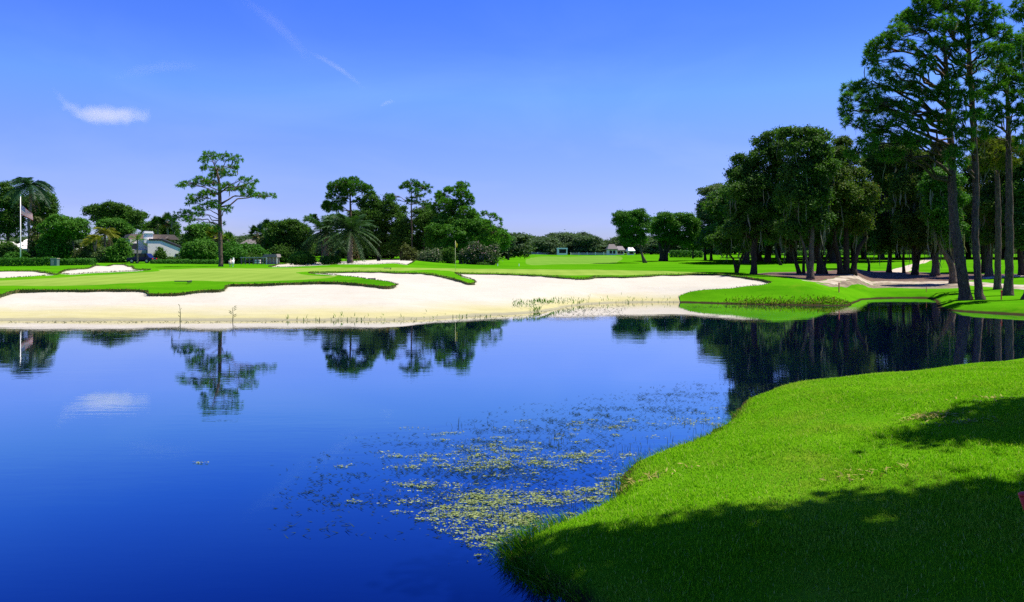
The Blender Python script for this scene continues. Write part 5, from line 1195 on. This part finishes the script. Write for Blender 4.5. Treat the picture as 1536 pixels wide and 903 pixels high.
Q = [[j*nu+i_, j*nu+i_+1, (j+1)*nu+i_+1, (j+1)*nu+i_] for j in range(nv_-1) for i_ in range(nu-1)]
me = mesh_np('flag', np.array(V), np.array(Q), np.zeros((0, 3), int), True); me.materials.append(M['usflag'])
at = me.attributes.new('cloth', 'FLOAT_VECTOR', 'POINT'); at.data.foreach_set('vector', np.array(UVs, np.float32).ravel())
o = bpy.data.objects.new('flag', me); COL.objects.link(o); tag(o, 'red and white striped flag with a blue starred corner drooping from the flagpole', 'flag')

# golf flag on the green
x, y = hit(683, 407); z = gz(x, y)
gp = empty('golf_pin', (x, y, z)); tag(gp, 'thin golf pin with a yellow flag standing on the green', 'golf flag')
top = EYE-(361-VH)/F*y
mb = MB(); mb.tube([(x, y, z-.1), (x, y, z+1.0), (x, y, top)], [.017, .015, .013], 8); mb.build('pole', M['poleyel'], gp, True)
V = []; Q = []
for j in range(7):
    for i_ in range(5):
        s_, t_ = j/6, i_/4; V.append((x+.015+.17*s_+.02*math.sin(t_*6), y+.05*math.sin(s_*7+t_*2)*s_, top-.04-t_*.52*(1-.35*s_)-s_*.26))
Q = [[j*5+i_, j*5+i_+1, (j+1)*5+i_+1, (j+1)*5+i_] for j in range(6) for i_ in range(4)]
mb = MB(); mb.add(V, q=Q); mb.build('pennant', M['yellow'], gp, True)

# utility box between the hedges, with a small white marker
D = 100.0; x = (82.5-UC)*D/F; z = gz(x, D)
ub = empty('utility_box', (x, D, z)); tag(ub, 'pale green utility box standing between the two clipped hedges', 'utility box')
mb = MB(); mb.box((x, D, z+.45), (.85, .6, .95)); mb.build('cabinet', M['boxgreen'], ub)
mb = MB(); mb.box((x, D, z+.97), (.95, .7, .09)); mb.build('lid', M['tan'], ub)
mb = MB(); mb.box((x-.16, D-.32, z+.45), (.42, .03, .75)); dr_ = mb.build('door', M['tan'], ub); mb = MB(); mb.box((x, D-.345, z+.5), (.03, .03, .12)); mb.build('handle', M['chrome'], dr_)
def peg(name, label, u, v, h, w_, mats, cat, group=None, D=None, lean=0.0, taper=1.0):
    """short square stake: shaft and cap"""
    x, y = hit(u, v) if D is None else ((u-UC)*D/F, D); z = gz(x, y)
    r_ = empty(name, (x, y, z)); tag(r_, label, cat, group)
    mb = MB(); mb.tube([(x, y, z-.08), (x+lean*h*.5, y, z+h*.5), (x+lean*h, y, z+h*.78)], [w_*taper*.6, w_*.6, w_*.62], 4); mb.build('shaft', M[mats[0]], r_)
    mb = MB(); mb.tube([(x+lean*h*.78, y, z+h*.78), (x+lean*h*.97, y, z+h*.97), (x+lean*h, y, z+h)], [w_*.68, w_*.68, w_*.4], 4); mb.build('cap', M[mats[1]], r_)
    return r_
GK = 'red hazard stakes'
peg('hazard_stake', 'faded red hazard stake on the grassy mound left of the creek', 1258.5, 438.5, .72, .075, ('orange', 'orange'), 'stake', GK)
peg('hazard_stake', 'red hazard stake with a crossbar at the foot of the right pines', 1502, 450, .62, .07, ('orange', 'red'), 'stake', GK)
peg('hazard_stake', 'small far red stake on the lawn behind the creek', 1389.5, 438, .42, .04, ('orange', 'orange'), 'stake', GK)
GW = 'white fairway markers'
peg('fairway_marker', 'tiny white marker on the fairway nearest the pink shrub', 746.5, 399, .30, .07, ('white', 'white'), 'marker', GW)
peg('fairway_marker', 'tiny white marker on the fairway right of the other one', 778.5, 399.5, .30, .07, ('white', 'white'), 'marker', GW)
peg('fairway_marker', 'white marker post far away between the brown oak trunks', 1394.5, 386.5, 1.6, .22, ('white', 'white'), 'marker', GW, D=200)
# red tee marker cut by the right edge, close to the camera
D = 6.5; x = 768.5/F*D; z = gz(x, D); top = EYE-(739-VH)/F*D
r_ = empty('red_stake', (x, D, z)); tag(r_, 'glossy red stake leaning at the right edge of the near bank', 'stake')
mb = MB(); s_ = np.array([-.30, 0, 1.0]); L_ = (top-z+.1)*np.linalg.norm(s_); s_ /= np.linalg.norm(s_); p0 = np.array([(1535.5-UC)/F*D, D, top]) - s_*L_
pts_ = [p0+s_*L_*t_ for t_ in (0, .5, .96)]
mb.tube(pts_, [.022, .034, .046], 12); mb.build('shaft', M['red'], r_, True)
mb = MB(); mb.tube([p0+s_*L_*.96, p0+s_*L_*.985, p0+s_*L_], [.047, .047, .030], 12); mb.build('cap', M['red'], r_, True)

# ball washer and bin beside the lone pine
for u, mt, lb, h in ((345, 'tan', 'tan bin beside the lone pine', .85), (349.3, 'white', 'white bin with a raised lid beside the lone pine', .95)):
    D = D_at(u, 400.3); x = (u-UC)*D/F; z = gz(x, D); r_ = empty('litter_bin', (x, D, z)); tag(r_, lb, 'bin', 'bins beside the lone pine')
    mb = MB(); mb.tube([(x, D, z-.05), (x, D, z+h*.35)], [.04, .04], 8); mb.build('post', M[mt], r_)
    mb = MB(); mb.tube([(x, D, z+h*.3), (x, D, z+h*.35), (x, D, z+h*.85)], [.12, .15, .17], 12); mb.build('drum', M[mt], r_, True)
    mb = MB(); mb.box((x+.06, D, z+h*.98), (.08, .3, h*.28), 0); mb.build('lid', M[mt], r_)
# rail fence and grey shelter behind the green
D = 106.0; k_ = D/F
fr = empty('rail_fence', ((385-UC)*k_, D, gz((385-UC)*k_, D))); tag(fr, 'long low dark rail fence behind the green right of the lone pine', 'fence')
for u in np.linspace(362, 398, 7):
    x = (u-UC)*k_; z = gz(x, D); mb = MB(); mb.box((x, D, z+.5), (.12, .12, 1.1)); mb.build('post', M['darkgrey'], fr)
for hh in (.45, .98):
    mb = MB(); x0, x1 = (362-UC)*k_, (398-UC)*k_; mb.box(((x0+x1)/2, D-.09, gz((x0+x1)/2, D)+hh), (x1-x0+.3, .05, .12)); mb.build('rail', M['greywall'] if hh > .9 else M['darkgrey'], fr)
D = 108.0; k_ = D/F; x0, x1 = (397-UC)*k_, (418-UC)*k_; xm = (x0+x1)/2; z = gz(xm, D)
sh = empty('grey_shelter', (xm, D, z)); tag(sh, 'small grey shelter with white posts at the left tip of the back bunker', 'shelter')
mb = MB(); mb.prism([(x0-.1, z+1.05), (x1+.1, z+1.05), (x1-.05, z+1.5), (x0+.2, z+1.45)], D-.9, D+.9); mb.build('roof', M['roof'], sh)
for t_ in (.02, .26, .5, .74, .98):
    mb = MB(); mb.box((x0+(x1-x0)*t_, D-.7, z+.5), (.1, .1, 1.1)); mb.build('post', M['white'] if t_ in (.26, .98) else M['greywall'], sh)
mb = MB(); mb.box((xm, D+.6, z+.5), (x1-x0-.2, .08, 1.0)); mb.build('back_panel', M['greywall'], sh)
mb = MB(); mb.box(((388-UC)*k_, D-.4, z+.42), (.75, .5, .5)); sg = mb.build('cooler_box', M['white'], None); tag(sg, 'small white box standing left of the grey shelter', 'box')
# rakes lying by the bunkers
def rake(label, u, v, L_, rz):
    x, y = hit(u, v); z = gz(x, y)+.16; r_ = empty('bunker_rake', (x, y, z)); tag(r_, label, 'rake', 'bunker rakes')
    d_ = np.array([math.cos(rz), math.sin(rz), 0]); n_ = np.array([-d_[1], d_[0], 0]); c = np.array([x, y, z])
    mb = MB(); mb.tube([c-d_*L_/2, c, c+d_*L_/2], [.035, .035, .035], 6); mb.build('handle', M['rakewood'], r_)
    mb = MB(); e_ = c+d_*L_/2; mb.tube([e_-n_*.35, e_+n_*.35], [.045, .045], 6)
    for t_ in np.linspace(-.32, .32, 9): mb.tube([e_+n_*t_, e_+n_*t_-[0, 0, .12]], [.012, .008], 4)
    mb.build('head', M['rakewood'], r_)
rake('dark rake lying on the grass left of the lone pine reflection', 273, 425.5, .95, .05)
rake('dark rake lying at the back edge of the upper bunker lobe', 581, 404.6, .7, .1)
rake('dark rake lying on the grass tongue between the bunker lobes', 557, 421.5, .5, .2)
# boundary wall far away
D = 322.0; k_ = D/F
fw = empty('boundary_wall', ((885-UC)*k_, D, gz((885-UC)*k_, D))); tag(fw, 'long low grey wall along the far tree line', 'wall')
for u0, u1 in ((745, 835), (856, 930)):
    x0, x1 = (u0-UC)*k_, (u1-UC)*k_; mb = MB(); mb.box(((x0+x1)/2, D, gz((x0+x1)/2, D)+.5), (x1-x0, .25, 1.1)); mb.build('panel', M['greywall'], fw)
for u in np.linspace(745, 930, 16):
    if 835 < u < 856: continue
    x = (u-UC)*k_; mb = MB(); mb.box((x, D-.16, gz(x, D)+.6), (.35, .35, 1.4)); mb.build('post', M['stucco'], fw)
#<TREES

# ------------------------------------------------------------------ clouds: thin volumes far beyond everything
def cloud(name, label, u, v, D, hu, hv, depth, dens, expr, rot=0.0, seed=0.0):
    k_ = D/F
    mb = MB(); mb.box((0, 0, 0), (2, 2, 2)); me_o = mb.build(name, bpy.data.materials.new(name+'_vapour'))
    m = me_o.data.materials[0]; m.use_nodes = True; nt = m.node_tree; nt.nodes.clear()
    out = N(nt, 'ShaderNodeOutputMaterial'); pv = N(nt, 'ShaderNodeVolumePrincipled'); nt.links.new(pv.outputs[0], out.inputs['Volume'])
    pv.inputs['Color'].default_value = (.90, .80, .93, 1); pv.inputs['Anisotropy'].default_value = 0
    tc = N(nt, 'ShaderNodeTexCoord'); sp = N(nt, 'ShaderNodeSeparateXYZ'); nt.links.new(tc.outputs['Object'], sp.inputs[0])
    mp = N(nt, 'ShaderNodeMapping'); mp.inputs['Scale'].default_value = (hu/hv, depth/(hv*k_), 1); mp.inputs['Location'].default_value = (seed, seed*2, 0)
    nt.links.new(tc.outputs['Object'], mp.inputs['Vector'])
    nz = noise(nt, .9, 5, .6, mp.outputs['Vector']); nz2 = noise(nt, 2.6, 3, .6, mp.outputs['Vector'])
    d = expr(nt, sp.outputs['X'], sp.outputs['Y'], sp.outputs['Z'], nz, nz2)
    nt.links.new(math_(nt, 'MULTIPLY', d, dens), pv.inputs['Density'])
    me_o.location = W(u, v, D); me_o.scale = (hu*k_, depth, hv*k_); me_o.rotation_euler = (0, rot, 0)
    return tag(me_o, label, 'cloud')
def puff(nt, x, y, z, nz, nz2):
    lift = math_(nt, 'MULTIPLY', math_(nt, 'POWER', math_(nt, 'MAXIMUM', math_(nt, 'MULTIPLY', math_(nt, 'ADD', x, .35), -1.0), 0.0), 1.5), 2.3)
    zc = math_(nt, 'SUBTRACT', math_(nt, 'ADD', z, .48), lift)
    zz_ = math_(nt, 'MULTIPLY', zc, 2.1)
    r2 = math_(nt, 'ADD', math_(nt, 'ADD', math_(nt, 'MULTIPLY', math_(nt, 'MULTIPLY', x, x), 1.1), math_(nt, 'MULTIPLY', y, y)), math_(nt, 'MULTIPLY', zz_, zz_))
    f = math_(nt, 'SUBTRACT', 1.0, math_(nt, 'SQRT', r2))
    f = math_(nt, 'ADD', f, math_(nt, 'ADD', math_(nt, 'MULTIPLY', math_(nt, 'SUBTRACT', nz, .5), 1.5), math_(nt, 'MULTIPLY', math_(nt, 'SUBTRACT', nz2, .5), .9)))
    edge = math_(nt, 'MULTIPLY', math_(nt, 'SUBTRACT', 1.0, math_(nt, 'MAXIMUM', math_(nt, 'ABSOLUTE', x), math_(nt, 'ABSOLUTE', z))), 5.0, True)
    return math_(nt, 'MULTIPLY', math_(nt, 'MULTIPLY', math_(nt, 'SUBTRACT', f, .05), 1.6, True), edge)
def streak(nt, x, y, z, nz, nz2):
    bend = math_(nt, 'ADD', z, math_(nt, 'MULTIPLY', math_(nt, 'SUBTRACT', math_(nt, 'MULTIPLY', x, x), .4), .45))
    zz_ = math_(nt, 'MULTIPLY', bend, 2.4)
    r2 = math_(nt, 'ADD', math_(nt, 'ADD', math_(nt, 'MULTIPLY', x, x), math_(nt, 'MULTIPLY', y, y)), math_(nt, 'MULTIPLY', zz_, zz_))
    f = math_(nt, 'SUBTRACT', 1.0, math_(nt, 'SQRT', r2))
    f = math_(nt, 'ADD', f, math_(nt, 'MULTIPLY', math_(nt, 'SUBTRACT', nz, .5), .7))
    edge = math_(nt, 'MULTIPLY', math_(nt, 'SUBTRACT', 1.0, math_(nt, 'MAXIMUM', math_(nt, 'ABSOLUTE', x), math_(nt, 'ABSOLUTE', z))), 3.0, True)
    return math_(nt, 'MULTIPLY', math_(nt, 'MAXIMUM', f, 0.0), edge)
cloud('cloud', 'small bright cloud with an upturned left tip in the left part of the sky', 158, 158, 1300, 76, 32, 45, .017, puff, 0, 3.1)
cloud('cloud', 'thin streak of contrail cloud above the lone pine', 505, 103, 1500, 58, 12, 20, .007, streak, R(33), 1.3)
cloud('cloud', 'faint long contrail wisp reaching the top edge of the sky', 415, 42, 1500, 80, 26, 30, .0022, streak, R(42), 5.2)
cloud('cloud', 'tiny cloud puff right of the contrail', 581, 155, 1400, 15, 6.5, 12, .018, streak, R(-20), 7.7)
cloud('cloud', 'very faint wide haze wisp right of the small bright cloud', 235, 105, 1500, 75, 20, 30, .0025, streak, R(-8), 9.4)

# ------------------------------------------------------------------ camera, sky, sun
cam = bpy.data.cameras.new('camera'); co = bpy.data.objects.new('camera', cam); COL.objects.link(co)
co.location = (0, 0, EYE); co.rotation_euler = (R(90), 0, 0)
cam.sensor_width = 36; cam.lens = F/1536*36; cam.shift_y = -(451.5-VH)/1536; cam.clip_end = 8000; cam.clip_start = .1
SC.camera = co

w = bpy.data.worlds.new('World'); SC.world = w; w.use_nodes = True
nt = w.node_tree; bg = nt.nodes['Background']
sky = N(nt, 'ShaderNodeTexSky', sky_type='NISHITA'); sky.sun_disc = False
sky.sun_elevation = R(SUN_EL); sky.sun_rotation = R(SUN_AZ)
sky.air_density = 1.0; sky.dust_density = .3; sky.ozone_density = 2.5
hs = N(nt, 'ShaderNodeHueSaturation'); hs.inputs['Hue'].default_value = .525; hs.inputs['Saturation'].default_value = 1.0
nt.links.new(sky.outputs[0], hs.inputs['Color'])
tint = mix(nt, 1.0, hs.outputs[0], (.85, .82, 1.3), 'MULTIPLY')
gen = N(nt, 'ShaderNodeTexCoord'); sz = N(nt, 'ShaderNodeSeparateXYZ'); nt.links.new(gen.outputs['Generated'], sz.inputs[0])
air = ramp(nt, sz.outputs['Z'], [(0, (.475, .51, .575)), (.06, (.47, .535, .62)), (.15, (.45, .63, .68)), (.21, (.42, .75, .71)), (.28, (.31, .62, .785)), (.45, (.14, .5, .8)), (1, (.14, .4, .7))])
tint = mix(nt, 1.0, tint, mix(nt, 1.0, air, (2, 2, 2), 'MULTIPLY'), 'MULTIPLY')
cm_ = N(nt, 'ShaderNodeMapping'); cm_.inputs['Scale'].default_value = (1.0, 1.0, 3.2); cm_.inputs['Rotation'].default_value = (0, R(12), 0); nt.links.new(gen.outputs['Generated'], cm_.inputs['Vector'])
hz_ = ramp(nt, noise(nt, 2.4, 6, .55, cm_.outputs['Vector'], .6), [(.46, (0, 0, 0)), (.78, (.30, .30, .30))])
tint = mix(nt, hz_, tint, mix(nt, 1.0, tint, (1.9, 1.42, 1.0), 'MULTIPLY'))
tint = mix(nt, 1.0, tint, (.98, .965, 1.0), 'MULTIPLY')
nt.links.new(tint, bg.inputs['Color']); bg.inputs['Strength'].default_value = .056

sl = bpy.data.lights.new('sun', 'SUN'); so = bpy.data.objects.new('sun', sl); COL.objects.link(so)
sl.energy = 4.5; sl.angle = R(.55); sl.color = (1, .95, .86)
dv = Vector((math.sin(R(SUN_AZ))*math.cos(R(SUN_EL)), math.cos(R(SUN_AZ))*math.cos(R(SUN_EL)), math.sin(R(SUN_EL))))
so.rotation_euler = dv.to_track_quat('Z', 'Y').to_euler(); so.location = (40, 20, 60)

SC.view_settings.view_transform = 'Standard'; SC.view_settings.look = 'None'
SC.view_settings.exposure = .9; SC.view_settings.gamma = 1; SC.view_settings.use_curve_mapping = False
SC.render.engine = 'CYCLES'
SC.cycles.max_bounces = 8; SC.cycles.diffuse_bounces = 2; SC.cycles.glossy_bounces = 3; SC.cycles.transmission_bounces = 4; SC.cycles.transparent_max_bounces = 8
SC.cycles.use_denoising = False
SC.cycles.caustics_reflective = False; SC.cycles.volume_bounces = 2
